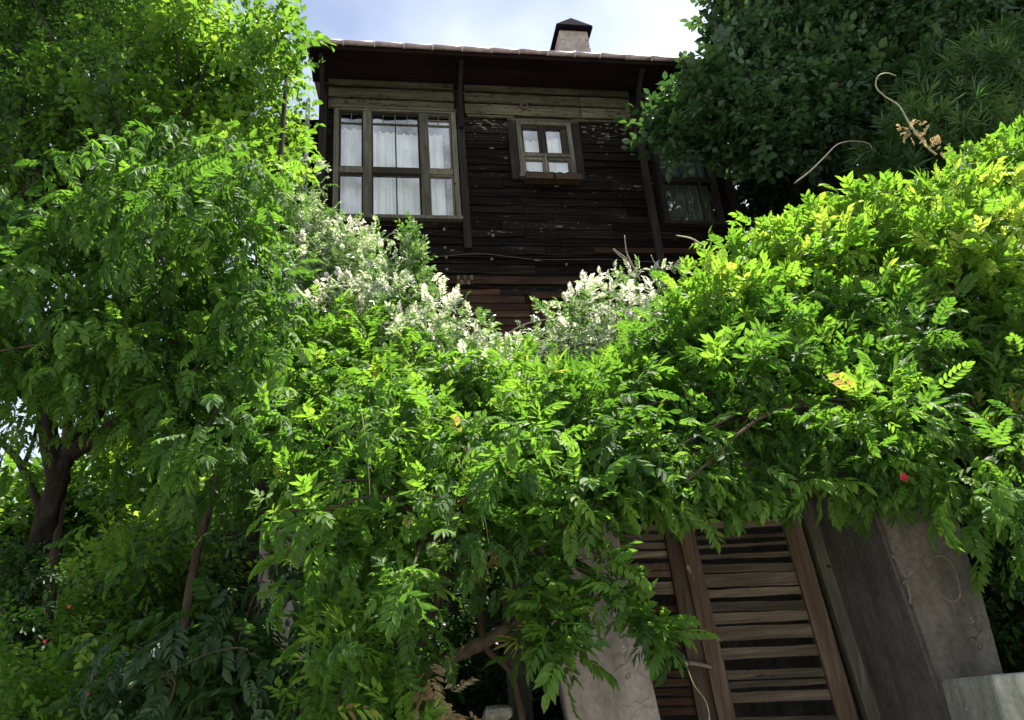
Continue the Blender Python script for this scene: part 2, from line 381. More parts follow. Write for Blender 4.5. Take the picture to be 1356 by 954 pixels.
# peeling pale paint flakes just under the frieze
FL = []
fi = NM('paint_flake'); M['flake'] = fi.fin((.22, .19, .15), .8)
for k in range(80):
    u = rnd.uniform(-.36, 2.0); zz = 9.3-abs(rnd.gauss(0, .22)); 
    if .22 < u < 1.2 and zz < 9.28: continue
    if k > 62: u = rnd.uniform(-1.3, 2.2); zz = rnd.uniform(6.9, 8.9)
    if -2.2 < u < -.45 and zz > 7.55: continue
    if .25 < u < 1.17 and 8.2 < zz < 9.25: continue
    s = rnd.uniform(.006, .02); ln = s*rnd.uniform(1.2, 5); wq = -.034
    FL.append([(u, wq, zz), (u+ln, wq-.004, zz+rnd.uniform(-.01, .01)), (u+ln*.7, wq-.007, zz+s*.7), (u+ln*.1, wq-.003, zz+s*.6)])
V = [p for q in FL for p in q]; o = mesh('paint_flakes', V, [tuple(range(4*i, 4*i+4)) for i in range(len(FL))], M['flake'], H); tag(o, kind='stuff')
# posts and pilasters
for u, ww, zb in ((-2.31, .1, 3.0), (-.455, .1, 7.15), (2.09, .1, 3.0), (3.3, .1, 3.0)):
    box('post', u-ww/2, u+ww/2, -.075, .0, zb, 9.6, M['post'], H, .008)
# curved brackets carrying the eaves
for u in (-2.31, -.455, 2.09, 3.3):
    P = [(u, -.1, 9.05), (u, -.115, 9.35), (u, -.2, 9.55), (u, -.38, 9.72), (u, -.58, 9.82)]
    Q = smooth_path(P, 5); V = []; Fc = []
    for i, p in enumerate(Q):
        t = Q[min(i+1, len(Q)-1)]-Q[max(i-1, 0)]; t /= np.linalg.norm(t); nn = np.array([0, -t[2], t[1]])
        hw = .026+.012*math.sin(i/len(Q)*math.pi)
        for sx, sn in ((-1, -1), (1, -1), (1, 1), (-1, 1)): V.append(p+np.array([sx*.028, 0, 0])+nn*sn*hw)
    for i in range(len(Q)-1):
        for a, b in ((0, 1), (1, 2), (2, 3), (3, 0)): Fc.append((4*i+a, 4*i+b, 4*i+4+b, 4*i+4+a))
    Fc += [(0, 3, 2, 1), tuple(4*len(Q)-4+q for q in range(4))]
    mesh('eave_bracket', V, Fc, M['post'], H)
# soffit boards
w_ = -.63
while w_ < -.02:
    a = -2.46
    while a < 3.6:
        b = min(3.6, a+rnd.uniform(1.5, 2.6)); 
        if 3.6-b < .5: b = 3.6
        box('soffit_board', a+.002, b-.002, w_+.003, min(w_+.117, -.001), 9.84+rnd.uniform(0, .006), 9.865, M['soffit'], H); a = b
    w_ += .12
box('fascia_board', -2.46, 3.6, -.665, -.632, 9.80, 9.91, M['soffit'], H)
# roof
rp = math.tan(R(24))
def roofz(w_): return 9.90+(w_+.66)*rp
zr = roofz(2.9)
V = [(-2.5, -.66, roofz(-.66)), (3.7, -.66, roofz(-.66)), (3.7, 2.9, zr), (-2.5, 2.9, zr), (-2.5, 6.5, roofz(-.66)), (3.7, 6.5, roofz(-.66))]
V += [(x, y, z_-.05) for x, y, z_ in V]
mesh('roof', V, [(0, 1, 2, 3), (3, 2, 5, 4), (6, 9, 8, 7), (9, 10, 11, 8), (0, 6, 7, 1), (4, 5, 11, 10), (0, 3, 9, 6), (3, 4, 10, 9), (1, 7, 8, 2), (2, 8, 11, 5)], M['clay_roof'], H)
mesh('gable', [(-2.3, 0, 9.85), (-2.3, 6, 9.85), (-2.3, 2.9, zr-.08)], [(0, 1, 2)], M['siding'], H)
mesh('gable', [(3.3, 0, 9.85), (3.3, 6, 9.85), (3.3, 2.9, zr-.08)], [(0, 2, 1)], M['siding'], H)
# gutter: short clay-coloured sections with collars
a = -2.42
while a < 3.6:
    b = a+rnd.uniform(.35, .42); s_ = rnd.uniform(-.006, .006)
    V, Fc = tube_data([(a+.006, -.70, 9.885+s_), ((a+b)/2, -.703, 9.88+s_), (b-.006, -.70, 9.883+s_)], .034, 9)
    gs = mesh('gutter_section', V, Fc, M['gutter'], H, smooth=True)
    V, Fc = tube_data([(b-.014, -.70, 9.883), (b+.012, -.70, 9.883)], .041, 9)
    V = np.array(V)-np.array(gs.location); co = mesh('collar', V, Fc, M['gutter_collar'], gs)
    a = b
# chimney
def F_(px, py, w_):                                # house-local (u, z) seen at a photo pixel on the plane w
    d = ray(px, py); N = np.array([-math.sin(R(10)), math.cos(R(10)), 0]); D = np.array([math.cos(R(10)), math.sin(R(10)), 0]); O = np.array([0, 9., 0])
    t = ((O-EYE)@N+w_)/(d@N); p = EYE+t*d; return float((p-O)@D), float(p[2])
ch = box('chimney', 1.44, 1.93, 1.0, 1.5, 10.4, 12.14, M['chimney'], H, .02)
L = []
for k in range(9):
    for sx in (1.44, 1.86):
        L.append((sx+rnd.uniform(-.003, .02), sx+rnd.uniform(.05, .09), .985+rnd.uniform(0, .008), 1.06, 10.9+k*.128, 10.9+k*.128+rnd.uniform(.07, .11)))
q = boxes('quoin_stone', L, M['chimney'], ch); q.location = Vector(q.location)-Vector(ch.location); tag(q, kind='stuff')
cz = 12.14
V = [(1.38, .92, cz), (2.0, .92, cz), (2.0, 1.58, cz), (1.38, 1.58, cz), (1.38, .92, cz+.05), (2.0, .92, cz+.05), (2.0, 1.58, cz+.05), (1.38, 1.58, cz+.05), (1.69, 1.05, cz+.34), (1.69, 1.45, cz+.34)]
cp = mesh('chimney_cap', np.array(V)-np.array(ch.location), [(0, 3, 2, 1), (0, 1, 5, 4), (1, 2, 6, 5), (2, 3, 7, 6), (3, 0, 4, 7), (4, 5, 8), (5, 6, 9, 8), (6, 7, 9), (7, 4, 8, 9)], M['metal_dark'], ch)
fl = mesh('flue_strip', np.array(boxv(1.385, 1.438, 1.42, 1.56, 10.5, 12.13))-np.array(ch.location), BF, M['metal_dark'], ch)

# windows: window > frame, mullion, transom, sash_bar, pane, curtain
def window(name, hole, label=None):
    u0_, u1_, z0_, z1_ = hole
    fr = boxes(name, [(u0_-.03, u0_+.035, -.06, .12, z0_, z1_), (u1_-.035, u1_+.03, -.06, .12, z0_, z1_), (u0_-.03, u1_+.03, -.062, .12, z1_+.001, z1_+.05), (u0_-.05, u1_+.05, -.085, .12, z0_-.05, z0_-.001)], M['post'] if u0_ > 2 else M['frame_wood'], H)
    if label: fr['label'] = label
    return fr
def sub(name, b, mat, par):
    V = np.array(boxv(*b))-np.array(par.location); return mesh(name, V, BF, mat, par)
def curtain(par, u0_, u1_, z0_, z1_, w_=.16, mat=None, amp=.018, freq=75):
    n_ = int((u1_-u0_)/.012); V = []
    for k in range(n_+1):
        u = u0_+(u1_-u0_)*k/n_; y = w_+amp*math.sin(u*freq+.8*math.sin(u*11))+amp*.5*math.sin(u*freq*2.3+1)
        V += [(u, y, z0_), (u+.003*math.sin(u*40), y*1.0+.004, (z0_+z1_)/2), (u, y, z1_)]
    Fc = []
    for k in range(n_):
        for j in (0, 1): Fc.append((3*k+j, 3*k+3+j, 3*k+4+j, 3*k+1+j))
    return mesh('curtain', np.array(V)-np.array(par.location), Fc, mat or M['curtain'], par, smooth=True)
bw_ = window('window', WIN['big'], 'wide three part window with white curtains')
A = lambda px, py: F_(px, py, -.02)
ux = [A(481, 222)[0], A(492, 222)[0], A(557, 222)[0], A(567, 222)[0]]
zt_, zb_ = 9.29, 7.67; ztr = (A(520, 224)[1], A(520, 231)[1])
for a, b in ((ux[0], ux[1]), (ux[2], ux[3])): sub('mullion', (a, b, -.055, .08, 7.635, 9.325), M['frame_wood'], bw_)
cells = [(-2.09, ux[0]), (ux[1], ux[2]), (ux[3], -.59)]
for ci, (a, b) in enumerate(cells):
    sub('transom', (a+.001, b-.001, -.045, .06, ztr[1], ztr[0]), M['frame_dark'] if ci == 1 else M['frame_wood'], bw_)
    for (c_, d) in ((7.633, ztr[1]-.001), (ztr[0]+.001, 9.327)):   # sash rims
        s_ = .022
        for bb_ in ((a+.001, a+s_, c_+s_, d-s_), (b-s_, b-.001, c_+s_, d-s_), (a+.001, b-.001, c_, c_+s_-.001), (a+.001, b-.001, d-s_+.001, d)):
            sub('sash_bar', (bb_[0], bb_[1], -.03, .02, bb_[2], bb_[3]), M['frame_wood'] if ci == 2 else M['frame_dark'], bw_)
        sub('pane', (a+s_, b-s_, -.004, .0, c_+s_, d-s_), M['glass'], bw_)
    # small leaded lights along the top
    zs_ = 9.327-.19
    sub('sash_bar', (a+.023, b-.023, -.022, .012, zs_, zs_+.012), M['frame_wood'], bw_)
    if ci == 2: sub('sash_bar', (a+.023, b-.023, -.021, .011, zs_+.088, zs_+.098), M['frame_wood'], bw_)
    nn_ = 4 if ci == 1 else 2
    for k in range(1, nn_):
        u = a+(b-a)*k/nn_
        sub('sash_bar', (u-.005, u+.005, -.02, .01, zs_+.013, 9.304), M['frame_wood'], bw_)
    if ci == 1:
        u = (a+b)/2
        sub('sash_bar', (u-.008, u+.008, -.024, .014, 7.656, ztr[1]-.024), M['frame_dark'], bw_)
        sub('sash_bar', (u-.008, u+.008, -.024, .014, ztr[0]+.024, zs_-.001), M['frame_dark'], bw_)
    top = zs_+(.02 if ci < 2 else -.01)
    if ci == 0: curtain(bw_, a-.02, b+.02, 7.6, top+.02, freq=60)
    elif ci == 1: curtain(bw_, a-.01, (a+b)/2+.01, 7.6, top-.02, .15, freq=66); curtain(bw_, (a+b)/2+.015, b+.02, 7.6, top-.03, .17, freq=52)
    else: curtain(bw_, a+.04, b-.1, 7.6, top, freq=80); curtain(bw_, b-.085, b+.01, 7.6, top-.03, .12, M['frieze'], .01, 90)
# small window
sw = window('window', WIN['small'], 'small four pane window above a mossy tray')
zs2 = (A(720, 205)[1], A(720, 209)[1]); um = (.35+1.07)/2-.02
sub('transom', (.386, 1.034, -.05, .05, zs2[1], zs2[0]), M['frame_wood'], sw)
sub('mullion', (um-.035, um+.02, -.045, .04, zs2[0]+.001, 9.188), M['frame_dark'], sw)
sub('mullion', (um-.012, um+.012, -.05, .02, 8.331, zs2[1]-.001), M['frame_wood'], sw)
for (a, b, c_, d, mt) in ((.386, um-.036, zs2[0]+.001, 9.188, 'frame_dark'), (um+.021, 1.034, zs2[0]+.001, 9.188, 'frame_dark'), (.386, um-.013, 8.331, zs2[1]-.001, 'frame_wood'), (um+.013, 1.034, 8.331, zs2[1]-.001, 'frame_wood')):
    s_ = .026
    if a > .6 and mt == 'frame_dark': b_ = b-.06
    else: b_ = b
    for q in ((a, a+s_, c_+s_, d-s_), (b_-s_, b, c_+s_, d-s_), (a, b, c_, c_+s_-.001), (a, b, d-s_-.02, d)):
        sub('sash_bar', (q[0], q[1], -.03, .02, q[2], q[3]), M[mt], sw)
    sub('pane', (a+s_, b_-s_, -.004, 0, c_+s_, d-s_-.02), M['glass'], sw)
curtain(sw, .4, um-.03, 8.3, 9.06, .14, freq=50); curtain(sw, um+.02, 1.05, 8.3, 9.1, .12, freq=40)
for a, b in ((.2, .31), (1.11, 1.22)): box('casing', a, b, -.055, .0, 8.26, 9.24, M['post'], H, .004)
box('casing', .2, 1.22, -.06, 0, 9.242, 9.3, M['frieze'], H, .004)
tr_ = box('window_tray', .372, 1.108, -.19, -.06, 8.175, 8.19, M['tray_brown'], H)
for q, mt in (((.36, 1.12, -.205, -.191, 8.165, 8.255), 'tray_brown'), ((.358, .371, -.19, -.06, 8.165, 8.255), 'tray_brown'), ((1.109, 1.122, -.19, -.06, 8.165, 8.255), 'tray_brown'), ((.735, .755, -.212, -.206, 8.165, 8.255), 'metal_dark')):
    sub('tray_side', q, M[mt], tr_)
V, Fc = [], []
for k in range(14):
    u = .375+k*.056; z_ = 8.245+rnd.uniform(0, .03)
    for dy in (-.212, -.07): V.append((u, dy, z_))
for k in range(13): Fc.append((2*k, 2*k+2, 2*k+3, 2*k+1))
mesh('moss', np.array(V)-np.array(tr_.location), Fc, M['tray_moss'], tr_)
# right window, dim
rw = window('window', WIN['right'], 'dim curtained window half hidden by the dark tree')
sub('transom', (2.316, 3.044, -.04, .05, 8.3, 8.37), M['frame_dark'], rw)
sub('mullion', (2.84, 2.87, -.035, .03, 7.621, 8.299), M['frame_dark'], rw)
sub('pane', (2.316, 3.044, .0, .004, 7.63, 8.295), M['glass'], rw); sub('pane', (2.316, 3.044, .0, .004, 8.375, 9.19), M['glass'], rw)
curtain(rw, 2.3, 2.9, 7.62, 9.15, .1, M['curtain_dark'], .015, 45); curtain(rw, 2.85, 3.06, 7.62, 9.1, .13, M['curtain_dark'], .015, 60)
# upper door frame and dark door
dr = boxes('door', [(.36, 1.15, .02, .06, 3.2, 6.35)], M['siding_brown'], H)
box('door_frame', .29, .37, -.07, .05, 3.2, 6.42, M['siding_brown'], H, .004); box('door_frame', 1.14, 1.22, -.07, .05, 3.2, 6.42, M['siding_brown'], H, .004)
box('door_frame', .29, 1.22, -.075, .05, 6.421, 6.49, M['siding_brown'], H, .004)
# old round vent ring
uu, zz = F_(694, 141, -.06); V, Fc = [], []
for j in range(16):
    a = j*math.pi/8
    for r_, y_ in ((.055, -.045), (.06, -.075), (.04, -.08), (.034, -.05)): V.append((uu+r_*math.cos(a), y_, zz+r_*math.sin(a)))
for j in range(16):
    k = (j+1) % 16
    for i in range(3): Fc.append((4*j+i, 4*k+i, 4*k+i+1, 4*j+i+1))
mesh('vent_ring', V, Fc, M['plastic'], H)
# downpipe at the left corner and a slack cable across the front
uu, zz = F_(411, 150, -.1)
tube('downpipe', [(-2.5, -.12, 9.4), (-2.5, -.12, 8.9), (-2.5, -.12, 6)], .03, .03, M['pipe'], H, 8, 2)
tube('cable', [(-1.45, -.09, 7.04), (-.9, -.1, 7.0), (-.3, -.1, 7.045), (.4, -.1, 6.97), (1.3, -.1, 6.98), (2.2, -.09, 6.94)], .0045, .0045, M['cable'], H, 5, 6)
for k in range(7):
    u = rnd.choice([-.75, -.75, -.74, rnd.uniform(-.5, .3), rnd.uniform(.2, 1.9)]); z_ = rnd.uniform(6.8, 7.5)
    V, Fc = tube_data([(u, -.02, z_), (u, -.05, z_)], .018, 8); mesh('nail_head', V, Fc, M['chalk'], H)

# ------------------------------------------------------------------ the gateway under the vine
GW = empty('gateway', (1.2, 4.6, 0)); tag(GW, 'grey rendered gateway with two leaning piers under the vine', 'gateway')
def gpart(o): o.location = Vector(o.location)-Vector(GW.location); o.parent = GW; return o
def pier(xl, xr, y0, y1, zt, mat, name='pier'):
    n_ = 14; V = []; Fc = []
    for k in range(n_+1):
        z_ = zt*k/n_; j = lambda: rnd.uniform(-.006, .006)
        V += [(xl(z_)+j(), y0+j(), z_), (xr(z_)+j(), y0+j(), z_), (xr(z_), y1, z_), (xl(z_), y1, z_)]
    Fc.append((0, 3, 2, 1))
    for k in range(n_):
        for a, b in ((0, 1), (1, 2), (2, 3), (3, 0)): Fc.append((4*k+a, 4*k+b, 4*k+4+b, 4*k+4+a))
    k = 4*n_; Fc.append((k, k+1, k+2, k+3))
    o = mesh(name, V, Fc, mat); bv = o.modifiers.new('bevel', 'BEVEL'); bv.width = .012; bv.segments = 2; bv.limit_method = 'ANGLE'; bv.angle_limit = R(50)
    return gpart(o)
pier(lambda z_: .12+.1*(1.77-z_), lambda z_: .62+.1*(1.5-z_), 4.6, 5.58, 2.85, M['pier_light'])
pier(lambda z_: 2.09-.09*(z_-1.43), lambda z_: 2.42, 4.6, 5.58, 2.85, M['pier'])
gpart(hexa('reveal', [(2.09-.02+.09*1.43, 4.625, 0), (2.09+.02+.09*1.43, 4.63, 0), (2.09+.01+.09*1.43, 5.57, 0), (2.09-.075+.09*1.43, 5.57, 0),
                (2.09-.02-.09*1.41, 4.625, 2.84), (2.09+.02-.09*1.41, 4.63, 2.84), (2.09+.01-.09*1.41, 5.57, 2.84), (2.09-.075-.09*1.41, 5.57, 2.84)], M['reveal']))
gpart(box('lintel', .15, 2.42, 5.0, 6.2, 2.86, 3.0, M['pier']))
gpart(box('back_wall', -.2, 3.2, 6.4, 6.55, 0, 2.9, M['reveal']))
gpart(box('passage_wall', -.2, -.05, 5.6, 6.39, 0, 2.855, M['reveal']))
gpart(box('passage_wall', 2.43, 2.55, 4.9, 6.39, 0, 2.855, M['reveal']))
# chalk scribble on the right pier face
def chalk(pts, wd=.005):
    P = [at(x, y, 4.59) for x, y in pts]; Q = smooth_path(P, 7); V, Fc = [], []
    for i, p in enumerate(Q):
        t = Q[min(i+1, len(Q)-1)]-Q[max(i-1, 0)]; t /= np.linalg.norm(t); nn = np.cross(t, [0, 1, 0]); w2 = wd*rnd.uniform(.4, 1.1)
        V += [p-nn*w2, p+nn*w2]
    for i in range(len(Q)-1): Fc.append((2*i, 2*i+1, 2*i+3, 2*i+2))
    gpart(mesh('chalk_mark', V, Fc, M['chalk']))
chalk([(1232, 742), (1238, 737), (1250, 738), (1262, 750), (1270, 775), (1271, 790), (1262, 797), (1248, 790), (1236, 775)])
chalk([(1181, 735), (1192, 750), (1200, 768), (1204, 785), (1206, 800)])
chalk([(1196, 773), (1202, 764), (1208, 757)])
chalk([(1222, 780), (1232, 796), (1243, 812)], .004)

# gate: two leaves of rough slats, left leaf partly behind the pier
YG = 5.45
def GX(px, py, Y=YG): p = at(px, py, Y); return float(p[0]), float(p[2])
def stile(par, top, bot, wpx, name='stile', y0=YG-.05, y1=YG, mat=None):
    # top/bot: centre pixel positions; extended to the ground
    (x1_, z1_), (x0_, z0_) = GX(*top, y0), GX(*bot, y0); hw = wpx*.9/2/F*6.1
    s_ = (x0_-x1_)/(z1_-z0_); zb = .25; xb = x0_+s_*(z0_-zb); zt = z1_+.18; xt = x1_-s_*.18
    P = [(xb-hw, y0, zb), (xb+hw, y0, zb), (xb+hw, y1, zb), (xb-hw, y1, zb), (xt-hw, y0, zt), (xt+hw, y0, zt), (xt+hw, y1, zt), (xt-hw, y1, zt)]
    o = hexa(name, P, mat or M['stile'], None, .004)
    o.location = Vector(o.location)-Vector(par.location); o.parent = par; return o
gR = empty('slatted_gate', (1.45, YG, .25)); tag(gR, 'right gate leaf of uneven grey brown slats between reddish stiles', 'gate', 'gate leaves between the piers')
gL = empty('slatted_gate', (.85, YG, .25)); tag(gL, 'left gate leaf of dark slats, half behind the light pier', 'gate', 'gate leaves between the piers')
stile(gR, (908, 700), (962, 945), 21); stile(gR, (1048, 690), (1122, 945), 23)
stile(gL, (893, 705), (938, 945), 26, y0=YG-.02, y1=YG+.03, mat=M['stile'])
stile(gL, (770, 705), (790, 945), 24, y0=YG-.02, y1=YG+.03)
stile(GW, (1078, 690), (1160, 945), 22, 'jamb', YG-.07, YG+.03, M['frame_wood'])
stile(GW, (1096, 690), (1176, 945), 12, 'jamb', YG-.02, YG+.03, M['frame_dark'])
def slat(par, pa, pb, hpx, mat, y=YG, th=.022, name='slat'):
    (xa, za), (xb, zb) = GX(*pa, y), GX(*pb, y); h = hpx/2/F*6.1; n_ = 6; V = []; e0 = rnd.uniform(-.006, .006)
    for k in range(n_+1):
        t = k/n_; x = xa+(xb-xa)*t; z_ = za+(zb-za)*t; a_ = rnd.uniform(-.0035, .0035); b_ = rnd.uniform(-.0035, .0035)
        tilt = .003*math.sin(k+e0*900)
        V += [(x, y-th+tilt, z_-h+a_), (x, y, z_-h+a_), (x, y, z_+h+b_), (x, y-th, z_+h+b_)]
    Fc = [(0, 3, 2, 1)]
    for k in range(n_):
        for i, j in ((0, 1), (1, 2), (2, 3), (3, 0)): Fc.append((4*k+i, 4*k+j, 4*k+4+j, 4*k+4+i))
    a = 4*n_; Fc.append((a, a+1, a+2, a+3))
    o = mesh(name, V, Fc, mat); w0 = np.array(o.location); o.location = Vector(o.location)-Vector(par.location); o.parent = par
    if hpx >= 9 and name == 'slat':
        for (xx, zz_) in ((xa+.045+rnd.uniform(-.01, .01), za), (xb-.04+rnd.uniform(-.01, .01), zb)):
            nv, nf = tube_data([(xx, y-th-.001, zz_), (xx, y-th-.006, zz_)], .005, 6); mesh('nail', np.array(nv)-w0, nf, M['metal_dark'], o)
    return o
RS = [(694, 10, 'slat'), (711, 5, 'slat_grey'), (723, 4, 'slat_grey'), (735, 6, 'slat_grey'), (752, 11, 'slat_grey'), (768, 17, 'slat'), (785, 10, 'slat'),
      (803, 12, 'slat_grey'), (818, 13, 'slat_grey'), (839, 17, 'slat'), (864, 13, 'slat'), (893, 11, 'slat_grey'), (905, 7, 'slat_grey'), (923, 12, 'slat'), (956, 13, 'slat_grey'), (985, 12, 'slat'), (1015, 14, 'slat'), (1060, 12, 'slat_grey')]
for y_, h_, m_ in RS:
    k = (y_-694)/261
    xl = 906+k*56; xr = 1044+k*78
    slat(gR, (xl, y_+3+rnd.uniform(-1.5, 1.5)), (xr, y_-3+rnd.uniform(-2, 2)), h_*.86, M[m_], YG+rnd.uniform(.001, .012))
for k, y_ in enumerate([700, 713, 724, 736, 752, 762, 776, 784, 808, 822, 833, 846, 858, 868, 893, 905, 918, 930, 943, 960, 975, 992, 1010]):
    kk = (y_-700)/250
    slat(gL, (772+kk*20, y_+1), (890+kk*46, y_-1), 7, M['stile'] if y_ in (752, 762) else M['siding_brown'] if y_ > 800 else M['slat'], YG+.032+rnd.uniform(.001, .01))
tube('bar', [at(905, 878, YG-.08), at(925, 880, YG-.09), at(942, 884, YG-.07)], .014, .012, M['tendril_grey'], None, 7, 3)
o = bpy.data.objects['bar']; o.location = Vector(o.location)-Vector(gL.location); o.parent = gL; o.name = 'latch_bar'

# pale block wall at the right, stones at the left of the pier
pb = box('block_wall', 2.03, 3.6, 3.98, 4.5, 0, 1.635, M['white_stone'], None, .02); tag(pb, 'low pale weathered block at the foot of the right pier', 'stone block')
pe = empty('rubble_wall', (-.4, 5.1, 0)); tag(pe, 'low dark rubble wall left of the gateway pier', 'wall')
def rock(name, c, r, mat, par=None, flat=1):
    V, Fc = [], []; nu, nv = 8, 5
    V.append((c[0], c[1], c[2]-r[2]*flat))
    for i in range(1, nv):
        ph = -math.pi/2+math.pi*i/nv
        for j in range(nu):
            a = 2*math.pi*j/nu; k = rnd.uniform(.86, 1.1); q = .62
            sx = math.copysign(abs(math.cos(a))**q, math.cos(a)); sy = math.copysign(abs(math.sin(a))**q, math.sin(a)); sz = math.copysign(abs(math.sin(ph))**q, math.sin(ph))
            V.append((c[0]+r[0]*sx*abs(math.cos(ph))**q*k, c[1]+r[1]*sy*abs(math.cos(ph))**q*k, c[2]+r[2]*sz*k))
    V.append((c[0], c[1], c[2]+r[2]))
    for j in range(nu): Fc.append((0, 1+(j+1) % nu, 1+j))
    for i in range(nv-2):
        for j in range(nu): a = 1+i*nu+j; b = 1+i*nu+(j+1) % nu; Fc.append((a, b, b+nu, a+nu))
    for j in range(nu): a = 1+(nv-2)*nu; Fc.append((a+j, a+(j+1) % nu, len(V)-1))
    o = mesh(name, V, Fc, mat)
    if par: o.location = Vector(o.location)-Vector(par.location); o.parent = par
    return o
for row in range(8):
    x = -1.2+(row % 2)*.1
    while x < .1:
        wd = rnd.uniform(.1, .19); rock('stone', (x+wd, 5.12+rnd.uniform(-.03, .03), .1+row*.2), (wd*.97, .17, .1), M['rubble'], pe); x += wd*2
ws = rock('stone', tuple(at(660, 936, 4.95)), (.095, .08, .045), M['white_stone']); ws.name = 'white_stone'; tag(ws, 'smooth white stone lying on the dark rubble wall', 'stone')
ws.location.z = 1.655

# plank fence and pale plaster wall seen through the leaves at the lower left
pf = empty('plank_fence', (-3.4, 8.1, 0)); tag(pf, 'dark grey plank fence glimpsed through the vine at the left', 'fence')
for k in range(18):
    z_ = .15+k*.19; o = plank('board', -4.3, -2.72, z_, z_+.2, 8.1, M['frame_dark'], None, wob=.01); o.location = Vector(o.location)-Vector(pf.location); o.parent = pf
for x in (-4.15, -2.76): o = box('fence_post', x-.05, x+.05, 8.125, 8.22, 0, 3.62, M['post']); o.location = Vector(o.location)-Vector(pf.location); o.parent = pf
pw = mesh('plaster_wall', [(-2.88, 8.26, 0), (-1.2, 9.3, 0), (-1.35, 9.5, 0), (-2.98, 8.45, 0), (-2.88, 8.26, 3.62), (-1.2, 9.3, 3.7), (-1.35, 9.5, 3.7), (-2.98, 8.45, 3.62)], BF, M['pale_wall']); tag(pw, 'sunlit pale plaster wall glimpsed between hanging leaves', 'wall')

# ------------------------------------------------------------------ foliage units
def leaflet(b, d, nrm, L, W, fold=.25, curl=.12):
    """hexagonal leaflet folded along its midrib: 6 verts, 2 quads"""
    d = d/np.linalg.norm(d); s = np.cross(d, nrm); s /= np.linalg.norm(s)+1e-9; nn = np.cross(s, d)
    up = W*fold
    return [b, b+d*L*.32+s*W*.5+nn*up*.5, b+d*L*.66+s*W*.42+nn*(up*.4-curl*L*.35), b+d*L-nn*curl*L, b+d*L*.66-s*W*.42+nn*(up*.4-curl*L*.35), b+d*L*.32-s*W*.5+nn*up*.5]
def unit_pinnate(seed, n=6, L=.27, ll=.085, lw=.036, droop=.5, tv=.11):
    r = np.random.RandomState(seed); V, T = [], []; droop *= r.uniform(.3, 1.7); n += r.randint(-1, 2); ll *= r.uniform(.85, 1.2); lw *= r.uniform(.8, 1.2)
    def rp_(t): return np.array([.02*math.sin(seed+t*2), L*t*(1-.1*t*t), -L*.32*droop*t*t])
    for k in range(n):
        t = .22+.7*k/(n-1); p = rp_(t); tg = rp_(t+.02)-rp_(t); tg /= np.linalg.norm(tg)
        for s in (-1, 1):
            if r.rand() < .06: continue
            a = 1.05-.35*t+r.uniform(-.15, .15); d = tg*math.cos(a)+np.array([s, 0, 0])*math.sin(a)+np.array([0, 0, -.35*droop+r.uniform(-.2, .15)])
            sc = (1.05-abs(t-.55)*.55)*r.uniform(.88, 1.1)
            V += leaflet(p, d, np.array([r.uniform(-.35, .35), r.uniform(-.35, .2), 1]), ll*sc, lw*sc); T += [r.uniform(-tv, tv)]*6
    p = rp_(.97); V += leaflet(p, rp_(1)-rp_(.97)+np.array([0, 0, -.002]), np.array([0, 0, 1.]), ll*1.1, lw*1.1); T += [0]*6
    return np.array(V), np.array(T)
def unit_sprig(seed, n=8, L=.16, ll=.06, lw=.032, spread=1.0):
    r = np.random.RandomState(seed); V, T = [], []
    for k in range(n):
        t = k/(n-1); p = np.array([.01*math.sin(k), L*t, .01*math.cos(k*2)]); a = k*2.4+r.uniform(-.4, .4)
        rad = np.array([math.cos(a), 0, math.sin(a)*.55+.15]); el = .35+.75*t
        d = rad*spread+np.array([0, el, 0])+np.array([0, 0, -.2])+r.uniform(-.2, .2, 3)
        V += leaflet(p, d, np.array([r.uniform(-.5, .5), r.uniform(-.4, .4), 1]), ll*r.uniform(.75, 1.15), lw*r.uniform(.85, 1.15), .2, .1); T += [r.uniform(-.1, .1)]*6
    return np.array(V), np.array(T)
def unit_broad(seed, n=7, L=.22, ll=.105, lw=.068): return unit_sprig(seed, n, L, ll, lw, 1.2)
def unit_lance(seed, n=11, L=.1, ll=.17, lw=.022): return unit_sprig(seed, n, L, ll, lw, .9)
KIND = {}
def defkind(k, fn, nvar=9, **kw): KIND[k] = [fn(100*len(KIND)+i, **kw) for i in range(nvar)]
defkind('pinnate', unit_pinnate)
defkind('pinnate_big', unit_pinnate, L=.34, ll=.1, lw=.042, n=5, droop=.8)
defkind('pinnate_fine', unit_pinnate, L=.19, ll=.055, lw=.02, n=6, droop=.15, tv=.26)
defkind('rosette', unit_sprig, n=10, L=.11, ll=.1, lw=.034, spread=.85)
defkind('sprig', unit_sprig)
defkind('broad', unit_broad)
defkind('lance', unit_lance)
KF = np.array([(0, 1, 2, 3), (3, 4, 5, 0)])
kmesh = {}
def unit_mesh(kind, i, mat):
    key = (kind, i, mat)
    if key not in kmesh:
        V, T = KIND[kind][i]; nl = len(V)//6; Fc = [tuple(int(x)+6*k for x in q) for k in range(nl) for q in KF]
        me = bpy.data.meshes.new('leaf'); me.from_pydata([tuple(v) for v in V], [], Fc); me.materials.append(M[mat])
        a = me.attributes.new('tint', 'FLOAT', 'POINT'); a.data.foreach_set('value', T.astype(np.float32)); me.update(); kmesh[key] = me
    return kmesh[key]

